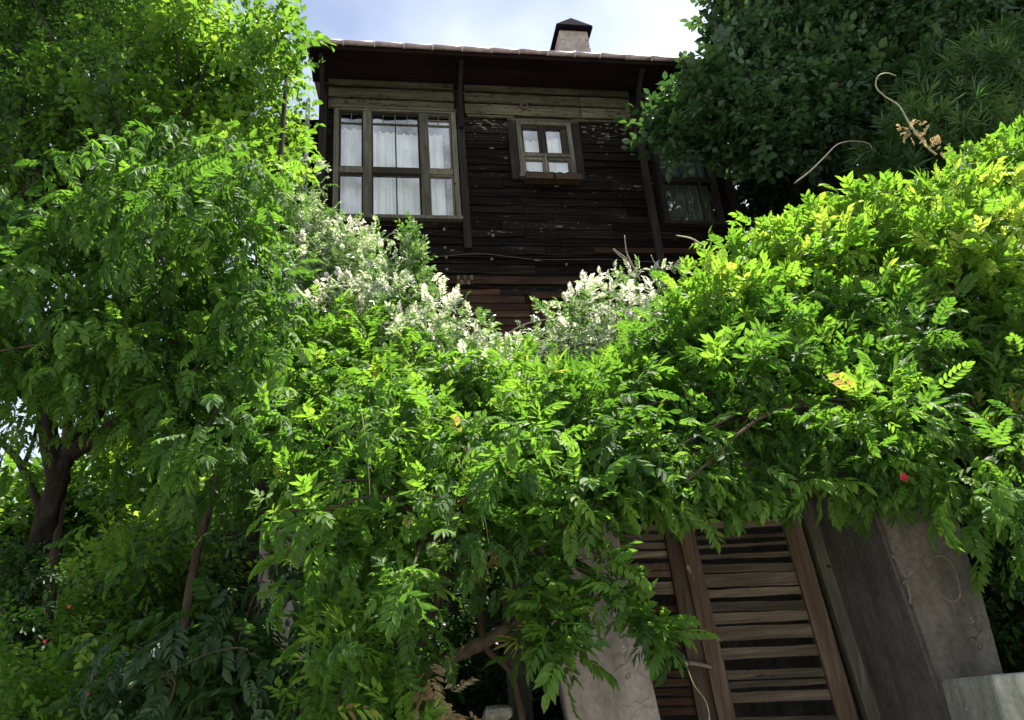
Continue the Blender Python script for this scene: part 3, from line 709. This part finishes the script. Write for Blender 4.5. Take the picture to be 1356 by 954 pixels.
def pip(x, y, P):
    c = False; j = len(P)-1
    for i in range(len(P)):
        if (P[i][1] > y) != (P[j][1] > y) and x < (P[j][0]-P[i][0])*(y-P[i][1])/(P[j][1]-P[i][1])+P[i][0]: c = not c
        j = i
    return c
def edge_dist(x, y, P):
    m = 1e9
    for i in range(len(P)):
        a = np.array(P[i-1], float); b = np.array(P[i], float); t = np.clip(((np.array([x, y])-a)@(b-a))/((b-a)@(b-a)+1e-9), 0, 1)
        m = min(m, np.linalg.norm(a+(b-a)*t-(x, y)))
    return m
def clumps(poly, Y, r, gap=.75, inset=.75, jit=.35, tries=4000, hang=None):
    """clump centres (world) filling the body whose outline is given; Y(px,py) is how far away it stands"""
    xs = [p[0] for p in poly]; ys = [p[1] for p in poly]; outl = []
    for _ in range(tries):
        x = rnd.uniform(min(xs), max(xs)); y = rnd.uniform(min(ys), max(ys))
        if not pip(x, y, poly): continue
        rr = rnd.uniform(*r); yy = Y(x, y)+rnd.uniform(-jit, jit); c = at(x, y, yy); d = (c-EYE)@f0; rp_ = rr*F/d
        if edge_dist(x, y, poly) < rp_*inset: continue
        if any(math.hypot(x-q[1], y-q[2]) < (rp_+q[3])*.5*gap for q in outl): continue
        outl.append((c, x, y, rp_, rr))
    return [(q[0], q[4]) for q in outl]
PL = []
def plant(root, C, kind, mat, per=70, size=1.0, out_=.8, down=.35, tint=.45, tvar=.12, sq=(1, 1, .75), part='leaf', lit=0.0, up=1.0, scatter=.45):
    pos, bas, sc, tt = [], [], [], []
    for c, r in C:
        n_ = max(8, int(per*(r/.35)**2)); d = rs.normal(size=(n_, 3)); d /= np.linalg.norm(d, axis=1)[:, None]
        keep = ~((d[:, 1] > .35) & (rs.rand(n_) < .45)); d = d[keep]; n_ = len(d)
        lump = 1+.28*np.sin(d[:, 0]*4+c[0]*7)*np.cos(d[:, 2]*5+c[2]*9)
        p = c+d*np.array(sq)*r*(rs.uniform(.5, 1.12, (n_, 1)))*lump[:, None]
        dr = d*out_+np.array([0, 0, -down])+rs.normal(size=(n_, 3))*scatter; dr /= np.linalg.norm(dr, axis=1)[:, None]
        nr = np.array([0, 0, up])+d*.55+rs.normal(size=(n_, 3))*.33
        nr -= dr*(nr*dr).sum(1)[:, None]; nr /= np.linalg.norm(nr, axis=1)[:, None]+1e-9
        sx = np.cross(dr, nr); B = np.stack([sx, dr, nr], axis=2)
        ct = tint+rs.normal()*tvar
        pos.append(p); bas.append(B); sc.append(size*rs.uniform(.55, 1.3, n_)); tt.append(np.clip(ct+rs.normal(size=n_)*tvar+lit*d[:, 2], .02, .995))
    if not pos: return
    n_ = sum(len(x) for x in pos)
    PL.append(dict(root=root, kind=kind, mat=mat, P=np.concatenate(pos), B=np.concatenate(bas), S=np.concatenate(sc), T=np.concatenate(tt), K=rs.randint(0, 9, n_), part=part))

def branches(root, base, C, mat, n=14, r0_=.03, name='branch', sag=.2, stuff=True):
    L = []; ch_ = rnd.sample(C, min(n, len(C)))
    for c, r in ch_:
        m_ = (np.asarray(base)+c)/2+np.array([rnd.uniform(-.2, .2), rnd.uniform(-.2, .2), sag]); L.append(([base, m_, c], r0_*rnd.uniform(.6, 1), .006, 4))
    o = merge_tubes(name, L, mat); o.location = Vector(o.location)-Vector(root.location); o.parent = root
    if stuff: tag(o, kind='stuff')
def part_tube(root, name, P, a, b, mat, sides=8, n=6, wob=.08):
    o = tube(name, P, a, b, mat, None, sides, n, wob); o.location = Vector(o.location)-Vector(root.location); o.parent = root; return o

# ---- left tree ----
def Yn(x, y, s=.011, amp=.3): return amp*(math.sin(x*s+1.3)*math.cos(y*s*1.4+.6)+.5*math.sin(x*s*2.3+y*s*1.7))
tb = at(20, 1100, 6.2); lt = empty('broadleaf_tree', (tb[0], tb[1], 0)); tag(lt, 'tall bright green broadleaf tree at the left with a dark leaning trunk', 'tree')
polyL = [(-120, -90), (290, -80), (318, 40), (360, -10), (386, -20), (402, 60), (406, 110), (394, 150), (394, 215), (360, 310), (250, 340), (-120, 330)]
CL = clumps(polyL, lambda x, y: 6.3+Yn(x, y)+(.5 if x < 120 else 0), (.16, .36), .9, .6, .5)
CL += clumps(polyL, lambda x, y: 7.3, (.3, .45), 1.1, 1.0, .4)
CLd = [q for q in CL if proj(q[0])[0]+.35*proj(q[0])[1] < 190]; CL_ = [q for q in CL if not any(q is t for t in CLd)]  # clumps on the left get a darker tint: shade painted into the leaves
plant(lt, CLd, 'sprig', 'broad', per=80, size=1.35, down=.1, tint=.2, part='leafy_twig', scatter=.6)
plant(lt, CL_, 'sprig', 'broad', per=85, size=1.45, down=.1, tint=.5, part='leafy_twig', scatter=.6)
J = at(70, 610, 6.2)
part_tube(lt, 'trunk', [(tb[0], tb[1], 0), at(28, 860, 6.2), at(48, 740, 6.2), at(72, 650, 6.2), at(95, 590, 6.2), at(130, 540, 6.3), at(180, 430, 6.4), at(215, 280, 6.4), at(240, 120, 6.5)], .095, .045, M['bark'], 12, 6, .2)
part_tube(lt, 'limb', [at(78, 640, 6.2), at(62, 560, 6.15), at(55, 460, 6.2), at(40, 300, 6.3), at(30, 100, 6.4)], .09, .03, M['bark'])
part_tube(lt, 'limb', [at(60, 690, 6.2), at(30, 620, 6.1), at(0, 585, 6.0), at(-60, 540, 6)], .035, .02, M['bark'])
part_tube(lt, 'limb', [at(30, 620, 6.1), at(42, 590, 6.1), at(50, 560, 6.1)], .02, .012, M['bark'])
part_tube(lt, 'limb', [at(95, 600, 6.2), at(150, 565, 6.0), at(210, 520, 5.9), at(300, 470, 5.9), at(360, 300, 6.2), at(380, 100, 6.4)], .07, .02, M['bark'])
CI = [(at(28+rnd.uniform(-28, 22)+(860-y)*.17, y, 6.05), rnd.uniform(.07, .14)) for y in range(730, 960, 15)]
plant(lt, CI, 'sprig', 'shrub', per=520, size=.8, down=.4, tint=.35, part='leafy_twig')
branches(lt, at(200, 330, 6.5), CL, M['bark'], 30, .03)
st = empty('slim_tree', tuple(at(45, 1000, 6.8)*np.array([1, 1, 0]))); tag(st, 'slim dark stem rising just right of the big leaning trunk', 'tree')
sb_ = at(45, 1000, 6.8)
part_tube(st, 'trunk', [(sb_[0], sb_[1], 0), at(50, 900, 6.8), at(66, 790, 6.8), at(76, 690, 6.8), at(84, 620, 6.8), at(96, 500, 6.8)], .06, .04, M['bark_brown'])
CS = clumps([(40, 430), (180, 430), (170, 560), (70, 560)], lambda x, y: 6.9, (.18, .26), .9, .4, .2)
plant(st, CS, 'sprig', 'shrub', per=90, tint=.4, part='leafy_twig')

# ---- wisteria, left curtain hanging from the tree ----
wl = empty('wisteria', tuple(at(250, 1000, 5.2)*np.array([1, 1, 0]))); tag(wl, 'shaded wisteria hanging in loose curtains from the left tree', 'vine')
polyWL = [(-120, 262), (60, 245), (110, 170), (200, 150), (300, 165), (375, 230), (385, 330), (405, 420), (390, 500), (345, 560), (340, 620), (312, 660), (290, 700), (262, 700), (230, 640), (190, 560), (150, 520), (100, 540), (60, 520), (30, 560), (-120, 570)]
CWL = clumps(polyWL, lambda x, y: 4.9+Yn(x, y, .015, .25)-.0006*(y-300), (.17, .3), .8, .6, .3)
CWL += clumps([(-120, 290), (380, 330), (380, 500), (-120, 520)], lambda x, y: 5.6, (.25, .35), .8, .5, .3)
CWL += clumps([(170, 480), (390, 420), (350, 600), (290, 660), (220, 640)], lambda x, y: 5.5, (.2, .3), .75, .5, .25)
plant(wl, CWL, 'pinnate', 'wisteria', per=75, size=.74, down=.75, out_=.6, tint=.33, sq=(1, 1, .8))
CWT = [(at(x, y, 5.3), .16) for x, y in ((-5, 570), (40, 560), (110, 575), (150, 590), (185, 610), (170, 650), (120, 548), (215, 560), (5, 610), (150, 560), (140, 700), (190, 740))]
plant(wl, CWT, 'pinnate', 'wisteria', per=75, size=.62, down=.75, out_=.6, tint=.4)
branches(wl, at(300, 480, 5.4), CWL, M['bark_brown'], 16, .02)
wb = at(250, 1000, 5.2)
part_tube(wl, 'stem', [(wb[0], wb[1], 0), at(240, 900, 5.3), at(255, 760, 5.4), at(290, 620, 5.4), at(310, 480, 5.4)], .035, .02, M['bark_brown'])
part_tube(wl, 'tendril', [at(215, 954, 4.3), at(232, 905, 4.3), at(212, 890, 4.3), at(196, 866, 4.3), at(176, 853, 4.3)], .005, .002, M['bark_brown'], 5, 4)
part_tube(wl, 'tendril', [at(215, 892, 4.3), at(240, 882, 4.3), at(280, 864, 4.3), at(320, 858, 4.3), at(335, 870, 4.3)], .005, .002, M['bark_brown'], 5, 4)

# ---- wisteria, pale ridge in front of the house ----
wp = empty('wisteria', tuple(at(600, 1000, 6.6)*np.array([1, 1, 0]))); tag(wp, 'pale sunlit wisteria ridge dipping below the house front', 'vine')
polyP = [(385, 165), (412, 210), (425, 262), (470, 285), (520, 330), (570, 368), (622, 410), (662, 458), (708, 448), (735, 400), (800, 372), (880, 345), (905, 330), (905, 430), (850, 500), (700, 560), (560, 560), (430, 540), (330, 480), (350, 300), (372, 200)]
CP = clumps(polyP, lambda x, y: 6.4+Yn(x, y, .013, .25)-(y-300)*.0035, (.17, .3), .72, .62, .25)
CP += clumps([(390, 330), (520, 370), (650, 470), (840, 400), (840, 500), (500, 560), (390, 500)], lambda x, y: 6.9-(y-300)*.003, (.25, .35), 1.0, .5, .2)
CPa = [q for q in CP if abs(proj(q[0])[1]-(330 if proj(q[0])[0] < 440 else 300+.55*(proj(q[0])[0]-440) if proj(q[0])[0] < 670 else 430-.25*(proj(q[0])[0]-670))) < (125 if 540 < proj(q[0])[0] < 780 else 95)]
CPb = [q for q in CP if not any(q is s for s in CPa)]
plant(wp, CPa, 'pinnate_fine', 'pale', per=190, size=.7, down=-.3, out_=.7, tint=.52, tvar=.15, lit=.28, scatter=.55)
plant(wp, CPb, 'pinnate_fine', 'wisteria_bright', per=95, size=1.1, down=.1, out_=.7, tint=.45, tvar=.15)
CSH = [(at(545+rnd.uniform(-14, 14)*(k/9), 305+k*11, 6.2), .05+.012*k) for k in range(10)]
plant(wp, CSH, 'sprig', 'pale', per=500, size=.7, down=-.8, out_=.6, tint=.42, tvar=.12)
wpb = at(600, 1000, 6.6)
branches(wp, at(600, 600, 6.2), CP, M['bark_brown'], 18, .02)
part_tube(wp, 'stem', [(wpb[0], wpb[1], 0), at(610, 850, 6.5), at(590, 700, 6.3), at(600, 600, 6.2)], .05, .03, M['bark_brown'])
for P in ([(848, 372), (836, 350), (822, 340), (812, 330), (818, 334), (830, 342)], [(838, 352), (830, 335), (827, 312)], [(880, 360), (868, 350), (862, 338)], [(430, 262), (424, 252), (418, 240)], [(660, 452), (690, 432), (720, 424), (745, 420)]):
    part_tube(wp, 'tendril', [at(x, y, 5.9) for x, y in P], .008, .004, M['tendril_grey'], 5, 4)

# ---- wisteria, centre curtain ----
wc = empty('wisteria', tuple(at(560, 1100, 4.5)*np.array([1, 1, 0]))); tag(wc, 'dense mid green wisteria curtain hanging in the centre, left of the gateway', 'vine')
polyC = [(335, 520), (420, 470), (500, 470), (560, 510), (640, 540), (720, 540), (770, 600), (830, 645), (825, 700), (785, 750), (755, 790), (720, 790), (640, 770), (590, 760), (560, 800), (575, 850), (560, 900), (600, 1010), (380, 1010), (365, 900), (395, 820), (375, 740), (362, 680), (352, 600)]
YC = lambda x, y: 4.25+Yn(x, y, .014, .22)-.0009*(y-500)+.9*max(0, (560-y)/100)
CC = clumps(polyC, YC, (.11, .22), .92, .6, .32)
CC += clumps([(370, 560), (500, 520), (740, 620), (780, 740), (620, 730), (540, 780), (530, 1000), (400, 1000), (400, 700)], lambda x, y: 4.8, (.2, .28), .95, .5, .2)
CC += clumps([(690, 770), (740, 770), (770, 830), (770, 890), (730, 880), (690, 860)], lambda x, y: 4.05, (.06, .11), .95, .6, .1)
CC += [(at(x, y, 4.0), .045) for x, y in ((800, 745), (815, 770), (832, 790), (846, 812), (862, 832), (876, 850))]
CC += clumps([(560, 470), (720, 470), (760, 560), (700, 600), (560, 580)], lambda x, y: 5.3, (.2, .3), .8, .4, .2)
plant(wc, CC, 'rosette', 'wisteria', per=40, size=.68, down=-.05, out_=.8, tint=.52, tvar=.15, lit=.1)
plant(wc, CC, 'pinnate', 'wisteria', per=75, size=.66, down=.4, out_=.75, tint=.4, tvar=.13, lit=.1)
branches(wc, at(600, 760, 4.6), CC, M['bark_brown'], 22, .014)
part_tube(wc, 'stem', [(at(430, 1100, 4.6)[0], 4.6, 0), at(470, 985, 4.6), at(520, 915, 4.6), at(590, 876, 4.6), at(650, 846, 4.6), at(692, 815, 4.65), at(720, 740, 4.8), at(720, 640, 4.9)], .045, .03, M['bark_brown'], 9, 8, .2)
part_tube(wc, 'stem', [(at(560, 1100, 4.8)[0], 4.8, 0), at(555, 940, 4.8), at(560, 850, 4.8), at(600, 740, 4.8), at(610, 640, 4.8)], .03, .02, M['bark_brown'])
part_tube(wc, 'stem', [(at(700, 1100, 4.9)[0], 4.9, 0), at(690, 940, 4.9), at(640, 850, 4.8), at(640, 740, 4.8)], .025, .015, M['bark_brown'])
for P in ([(478, 542), (484, 580), (488, 620), (490, 655)], [(602, 600), (618, 632), (640, 680), (648, 725)], [(905, 868), (918, 905), (935, 930), (942, 965)]):
    part_tube(wc, 'tendril', [at(x, y, 3.95+.12*math.sin(x*.05)) for x, y in P], .0035, .0018, M['tendril'], 5, 6)
# dry tan fronds
CD = [(at(568, 890, 4.1), .05), (at(585, 905, 4.1), .07), (at(600, 935, 4.1), .08), (at(575, 950, 4.1), .07), (at(610, 955, 4.1), .05)]
plant(wc, CD, 'pinnate_fine', 'dry_leaf', per=200, size=.8, down=.7, tint=.5, part='dry_leaf')

# ---- wisteria, right mass over the gateway ----
wr = empty('wisteria', (2.78, 5.95, 0)); tag(wr, 'huge sunlit wisteria mound spreading over the gateway to the right', 'vine')
polyR = [(690, 520), (760, 470), (840, 430), (870, 390), (900, 372), (950, 330), (1005, 292), (1070, 256), (1130, 250), (1200, 245), (1290, 190), (1480, 160), (1480, 720), (1380, 690), (1300, 690), (1215, 665), (1150, 648), (1080, 648), (1010, 655), (920, 665), (850, 650), (780, 600)]
YR = lambda x, y: 4.25+max(0, (640-y))*.0042+Yn(x, y, .012, .2)
CRr = clumps(polyR, YR, (.13, .27), .9, .62, .3)
CRr += clumps([(760, 510), (920, 380), (1080, 280), (1460, 260), (1460, 640), (1150, 600), (900, 640)], lambda x, y: YR(x, y)+.55, (.25, .35), .95, .5, .2)
CRr += clumps([(1255, 660), (1480, 660), (1480, 760), (1330, 740), (1290, 700)], lambda x, y: 4.3, (.12, .2), .8, .5, .15)
CRr += clumps([(680, 530), (760, 500), (860, 540), (870, 620), (760, 620)], lambda x, y: 4.45, (.18, .26), .7, .3, .15)
top = [q for q in CRr if proj(q[0])[1] < 400]; low = [q for q in CRr if 400 <= proj(q[0])[1] < 570]; fringe = [q for q in CRr if proj(q[0])[1] >= 570]  # top tinted brighter, low darker: sun and shade painted into leaf colour
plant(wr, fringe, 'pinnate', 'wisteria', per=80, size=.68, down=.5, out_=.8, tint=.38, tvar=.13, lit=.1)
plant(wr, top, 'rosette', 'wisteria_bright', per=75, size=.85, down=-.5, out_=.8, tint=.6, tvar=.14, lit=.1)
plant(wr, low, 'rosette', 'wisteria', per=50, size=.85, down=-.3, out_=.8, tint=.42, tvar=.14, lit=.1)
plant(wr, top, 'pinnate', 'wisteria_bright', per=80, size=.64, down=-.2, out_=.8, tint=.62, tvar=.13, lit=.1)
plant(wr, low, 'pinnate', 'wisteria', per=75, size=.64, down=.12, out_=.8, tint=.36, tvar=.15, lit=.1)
FR = [(at(x, y, 4.35), .13) for x, y in ((845, 610), (875, 625), (905, 630), (935, 635), (825, 630), (1170, 610), (1200, 615))] + [(at(x, y-20+rnd.uniform(-6, 8), 4.3+rnd.uniform(-.1, .1)), rnd.uniform(.05, .08)) for x, y in ((700, 640), (735, 650), (770, 660), (800, 668), (850, 672), (885, 676), (920, 672), (955, 678), (990, 670), (1025, 668), (1060, 662), (1100, 655), (1140, 650), (1170, 655), (1205, 652), (1235, 655), (1265, 668))]
plant(wr, FR, 'pinnate', 'wisteria', per=420, size=.62, down=.55, out_=.7, tint=.45, tvar=.13)
branches(wr, at(1200, 560, 5.2), CRr, M['bark_brown'], 26, .02)
part_tube(wr, 'stem', [(2.78, 5.95, 0), (2.76, 5.9, 1.5), (2.7, 5.6, 2.8), at(1200, 560, 5.2)], .06, .04, M['bark_brown'], 9)
part_tube(wr, 'tendril', [at(x, y, 5.4) for x, y in ((1240, 205), (1225, 192), (1205, 165), (1190, 140), (1172, 128), (1160, 115), (1163, 101), (1175, 97), (1187, 101))], .01, .003, M['tendril'], 6, 5)
part_tube(wr, 'tendril', [at(x, y, 5.5) for x, y in ((1052, 243), (1075, 225), (1095, 205), (1110, 191), (1130, 187), (1150, 190), (1155, 198))], .007, .002, M['tendril_grey'], 5, 5)
part_tube(wr, 'tendril', [at(x, y, 5.3) for x, y in ((930, 325), (915, 316), (895, 312))], .008, .004, M['tendril'], 5, 4)
CT = [(at(1212, 172, 5.4), .05), (at(1222, 188, 5.4), .07), (at(1200, 178, 5.4), .05), (at(1238, 200, 5.4), .08)]
plant(wr, CT, 'pinnate_fine', 'dry_leaf', per=110, size=.4, down=-.1, tint=.6, part='bud_leaf')
# red flower tucked under the leaves
fl0 = at(1196, 633, 4.0); fe = empty('red_flower', tuple(fl0)); tag(fe, 'small red flower tucked in the leaves above the right pier', 'flower')
for k in range(5):
    a = k*1.2566; d = np.array([math.cos(a), -.35, math.sin(a)]); V = leaflet(np.zeros(3), d, np.array([0, -1., .1]), .028, .022, .3, -.2)
    mesh('petal', V, [(0, 1, 2, 3), (3, 4, 5, 0)], M['red'], fe, loc=(0, 0, 0))

# ---- dark tree on the right ----
dt = empty('dark_tree', (5.2, 8.6, 0)); tag(dt, 'dark broadleaf tree overhanging the right end of the roof', 'tree')
polyD = [(938, -110), (936, 0), (946, 60), (915, 96), (878, 124), (842, 170), (862, 198), (935, 196), (1000, 225), (1100, 215), (1200, 190), (1500, 180), (1500, -110)]
CDt = clumps(polyD, lambda x, y: 8.05+Yn(x, y, .012, .2)+.0004*(x-900), (.24, .42), .78, .6, .25)
CDt += clumps([(960, -100), (1000, 200), (1500, 180), (1500, -100)], lambda x, y: 8.7, (.4, .6), 1.0, .5, .3)
plant(dt, CDt, 'broad', 'dark_leaf', per=75, size=1.0, down=.45, out_=.7, tint=.45, tvar=.14, part='leafy_twig', scatter=.5)
part_tube(dt, 'trunk', [(5.2, 8.6, 0), (5.1, 8.5, 3), (4.9, 8.4, 6), (4.5, 8.3, 8.5), (4.0, 8.2, 10.5)], .22, .08, M['bark'], 10)
part_tube(dt, 'limb', [(5.0, 8.5, 5), (4.0, 8.2, 7), (2.9, 7.9, 8.2)], .08, .03, M['bark'])
branches(dt, (4.6, 8.3, 8.2), CDt, M['bark'], 30, .035)
# ---- narrow leaved shrub on the right ----
ol = empty('oleander', (4.9, 7.5, 0)); tag(ol, 'narrow leaved dark shrub rising behind the sunlit wisteria mound', 'shrub')
polyO = [(1165, 205), (1200, 130), (1235, 80), (1330, 40), (1500, 20), (1500, 300), (1300, 290), (1150, 280)]
CO = clumps(polyO, lambda x, y: 7.4+Yn(x, y), (.2, .34), .72, .55, .25)
plant(ol, CO, 'lance', 'lance', per=62, size=1.0, down=-.15, tint=.5, tvar=.18, part='leafy_twig')
ob = (4.9, 7.5, 0)
for k in range(5):
    c = rnd.choice(CO)[0]; part_tube(ol, 'stem', [(4.9+rnd.uniform(-.2, .2), 7.5+rnd.uniform(-.1, .1), 0), (4.8, 7.5, 2.5), c], .025, .012, M['bark_brown'])
# ---- dark evergreen mass behind, right of the house ----
be = empty('evergreen_tree', (5.4, 11, 0)); tag(be, 'black green evergreen standing behind the right corner of the house', 'tree')
CB = []
for k in range(110): CB.append((np.array([rnd.uniform(3.5, 8.5), rnd.uniform(10.6, 11.8), rnd.uniform(.5, 11)]), rnd.uniform(.6, .85)))
plant(be, CB, 'broad', 'dark_leaf', per=30, size=1.3, down=.3, tint=.15, part='leafy_twig')
part_tube(be, 'trunk', [(5.4, 11, 0), (5.4, 11, 5), (5.5, 11, 9)], .25, .1, M['bark'])
branches(be, (5.4, 11, 5), CB, M['bark'], 25, .04)
# ---- brush behind the right pier ----
br = empty('brush', (3.3, 5.6, 0)); tag(br, 'tangled dark brush in the shade right of the right pier', 'shrub')
CBr = clumps([(1262, 640), (1480, 600), (1480, 1010), (1340, 1010)], lambda x, y: 5.6, (.2, .32), .8, .3, .25)
plant(br, CBr, 'sprig', 'shrub', per=70, size=1.1, tint=.25, part='leafy_twig')
CBr2 = clumps([(1255, 560), (1500, 540), (1500, 1010), (1330, 1010)], lambda x, y: 6.5, (.28, .4), .75, .1, .25)
plant(br, CBr2, 'broad', 'dark_leaf', per=60, tint=.2, part='leafy_twig')
branches(br, (3.3, 5.6, 0), CBr, M['bark_brown'], 18, .015, 'stem')

# ---- shrubs at lower left ----
s1 = empty('shrub', tuple(at(270, 1100, 4.6)*np.array([1, 1, 0]))); tag(s1, 'low dark green shrub at the bottom left under the hanging vine', 'shrub')
C1 = clumps([(130, 850), (200, 800), (280, 790), (350, 825), (400, 870), (400, 1040), (100, 1040)], lambda x, y: 4.7, (.16, .26), .75, .6, .25)
C1 += [(at(x, y, 5.0), .09) for x, y in ((368, 700), (372, 740), (366, 780), (350, 690))]
C1 += [(at(x, y, 5.0), .13) for x, y in ((318, 820), (345, 835), (300, 800), (372, 850))]
plant(s1, C1, 'pinnate', 'shrub', per=55, size=.95, down=.6, tint=.3)
branches(s1, at(270, 1100, 4.6)*np.array([1, 1, 0]), C1, M['bark_brown'], 12, .015, 'stem')
s2 = empty('shrub', tuple(at(120, 1100, 7.6)*np.array([1, 1, 0]))); tag(s2, 'loose sun dappled shrub with white leaf glints behind the slim stem', 'shrub')
C2 = clumps([(90, 760), (180, 690), (300, 680), (295, 800), (200, 1040), (-100, 1040), (-100, 840), (30, 850), (70, 790)], lambda x, y: 7.4, (.22, .38), .74, .5, .4)
plant(s2, C2, 'sprig', 'broad', per=75, size=1.25, tint=.5, tvar=.2, part='leafy_twig')
branches(s2, at(120, 1100, 7.6)*np.array([1, 1, 0]), C2, M['bark_brown'], 14, .02, 'stem')
s3 = empty('shrub', tuple(at(20, 1100, 5.2)*np.array([1, 1, 0]))); tag(s3, 'bright leafed shrub in the bottom left corner with red berries', 'shrub')
C3 = clumps([(-60, 800), (60, 830), (140, 830), (170, 900), (160, 1040), (-60, 1040)], lambda x, y: 5.2, (.12, .22), .85, .5, .25)
plant(s3, C3, 'sprig', 'wisteria_bright', per=85, size=1.0, tint=.4, tvar=.2, part='leafy_twig')
branches(s3, at(20, 1100, 5.2)*np.array([1, 1, 0]), C3, M['bark_brown'], 10, .012, 'stem')
for x, y in ((122, 912), (128, 903), (92, 804), (60, 850), (118, 920)):
    c = at(x, y, 4.95); o = rock('berry', tuple(c-np.array(s3.location)), (.011, .011, .011), M['berry']); o.parent = s3
s4 = empty('hedge_tree', (-10.5, 16, 0)); tag(s4, 'sunlit yellow green trees far behind the left trunk', 'tree')
C4 = [(np.array([rnd.uniform(-13.5, -3.3), rnd.uniform(14.5, 16.5), rnd.uniform(1, 1)]), rnd.uniform(.6, .9)) for _ in range(165)]
C4 = [(np.array([c[0], c[1], rnd.uniform(.6, 6.3 if c[0] < -9.3 else 7.4 if c[0] < -6 else 6.4)]), r) for c, r in C4]
plant(s4, C4, 'broad', 'broad', per=26, size=1.5, tint=.6, tvar=.2, part='leafy_twig')
branches(s4, (-10, 15.5, 0), C4, M['bark'], 14, .06, 'trunk')
s5 = empty('shrub', (-.6, 6.6, 0)); tag(s5, 'dark undergrowth behind the rubble wall beneath the centre curtain', 'shrub')
C5 = clumps([(400, 800), (740, 760), (760, 1040), (400, 1040)], lambda x, y: 6.3, (.22, .35), .8, .3, .3)
plant(s5, C5, 'sprig', 'shrub', per=60, size=1.2, tint=.3, part='leafy_twig')
branches(s5, (-.6, 6.6, 0), C5, M['bark_brown'], 14, .02, 'stem')

# ------------------------------------------------------------------ build foliage: the nearest and clearest sprays as parts, the rest joined
allP = np.concatenate([p['P'] for p in PL]); v = allP-EYE; zc = v@f0
px = 678+F*(v@CR)/zc; py = 477-F*(v@CU)/zc
pid = np.concatenate([np.full(len(p['P']), i) for i, p in enumerate(PL)]); lid = np.concatenate([np.arange(len(p['P'])) for p in PL])
ins = (zc > .5) & (px > 0) & (px < 1356) & (py > 0) & (py < 954)
cell = (np.floor(px/13).astype(int))*1000+np.floor(py/13).astype(int)
idx = np.where(ins)[0]; idx = idx[np.argsort(zc[idx], kind='stable')]; cnt = {}; vis = set()
vz = {}
for i in idx:
    c_ = cell[i]; k = cnt.get(c_, 0)
    if k < 1: cnt[c_] = k+1; vis.add(i); vz[i] = zc[i]
byroot = {}
for i in vis:
    p = PL[pid[i]]; byroot.setdefault((p['root'].name, p['part']), []).append((p['S'][lid[i]]/zc[i], pid[i], lid[i]))
taken = [set() for _ in PL]
for key, L in byroot.items():
    L.sort(reverse=True)
    for s_, a, b in L[:290]: taken[a].add(b)
ntri = 0
for pi, p in enumerate(PL):
    root = p['root']; rl = np.array(root.location); n_ = len(p['P']); m = np.ones(n_, bool)
    for b in taken[pi]: m[b] = False
    for b in sorted(taken[pi]):
        o = bpy.data.objects.new(p['part'], unit_mesh(p['kind'], int(p['K'][b]), p['mat'])); col.objects.link(o); o.parent = root
        B = p['B'][b]*p['S'][b]; q = p['P'][b]-rl
        o.matrix_local = Matrix([[B[0][0], B[0][1], B[0][2], q[0]], [B[1][0], B[1][1], B[1][2], q[1]], [B[2][0], B[2][1], B[2][2], q[2]], [0, 0, 0, 1]])
        t_ = float(p['T'][b]); o.color = (t_, t_, t_, 1)
    VV, TT = [], []
    for k in range(9):
        s_ = m & (p['K'] == k)
        if not s_.any(): continue
        V, T = KIND[p['kind']][k]
        W = np.einsum('nij,vj->nvi', p['B'][s_], V)*p['S'][s_][:, None, None]+p['P'][s_][:, None, :]-rl
        VV.append(W.reshape(-1, 3)); TT.append((T[None, :]+p['T'][s_][:, None]).reshape(-1))
    if not VV: continue
    VV = np.concatenate(VV); TT = np.clip(np.concatenate(TT), 0, 1); nq = len(VV)//6
    me = bpy.data.meshes.new('foliage'); me.vertices.add(len(VV)); me.vertices.foreach_set('co', VV.astype(np.float32).ravel())
    loops = (KF.reshape(1, 8)+6*np.arange(nq)[:, None]).astype(np.int32).ravel(); me.loops.add(len(loops)); me.loops.foreach_set('vertex_index', loops)
    me.polygons.add(nq*2); me.polygons.foreach_set('loop_start', np.arange(0, nq*8, 4, dtype=np.int32)); me.polygons.foreach_set('loop_total', np.full(nq*2, 4, np.int32))
    a = me.attributes.new('tint', 'FLOAT', 'POINT'); a.data.foreach_set('value', TT.astype(np.float32)); me.update(calc_edges=True); me.materials.append(M[p['mat']])
    o = bpy.data.objects.new('foliage', me); col.objects.link(o); o.parent = root; o.color = (0, 0, 0, 1); tag(o, kind='stuff'); ntri += nq*4
print('foliage triangles', ntri, 'parts', sum(len(t) for t in taken), 'sprays', len(allP), [(p['root'].name, len(p['P'])) for p in PL])
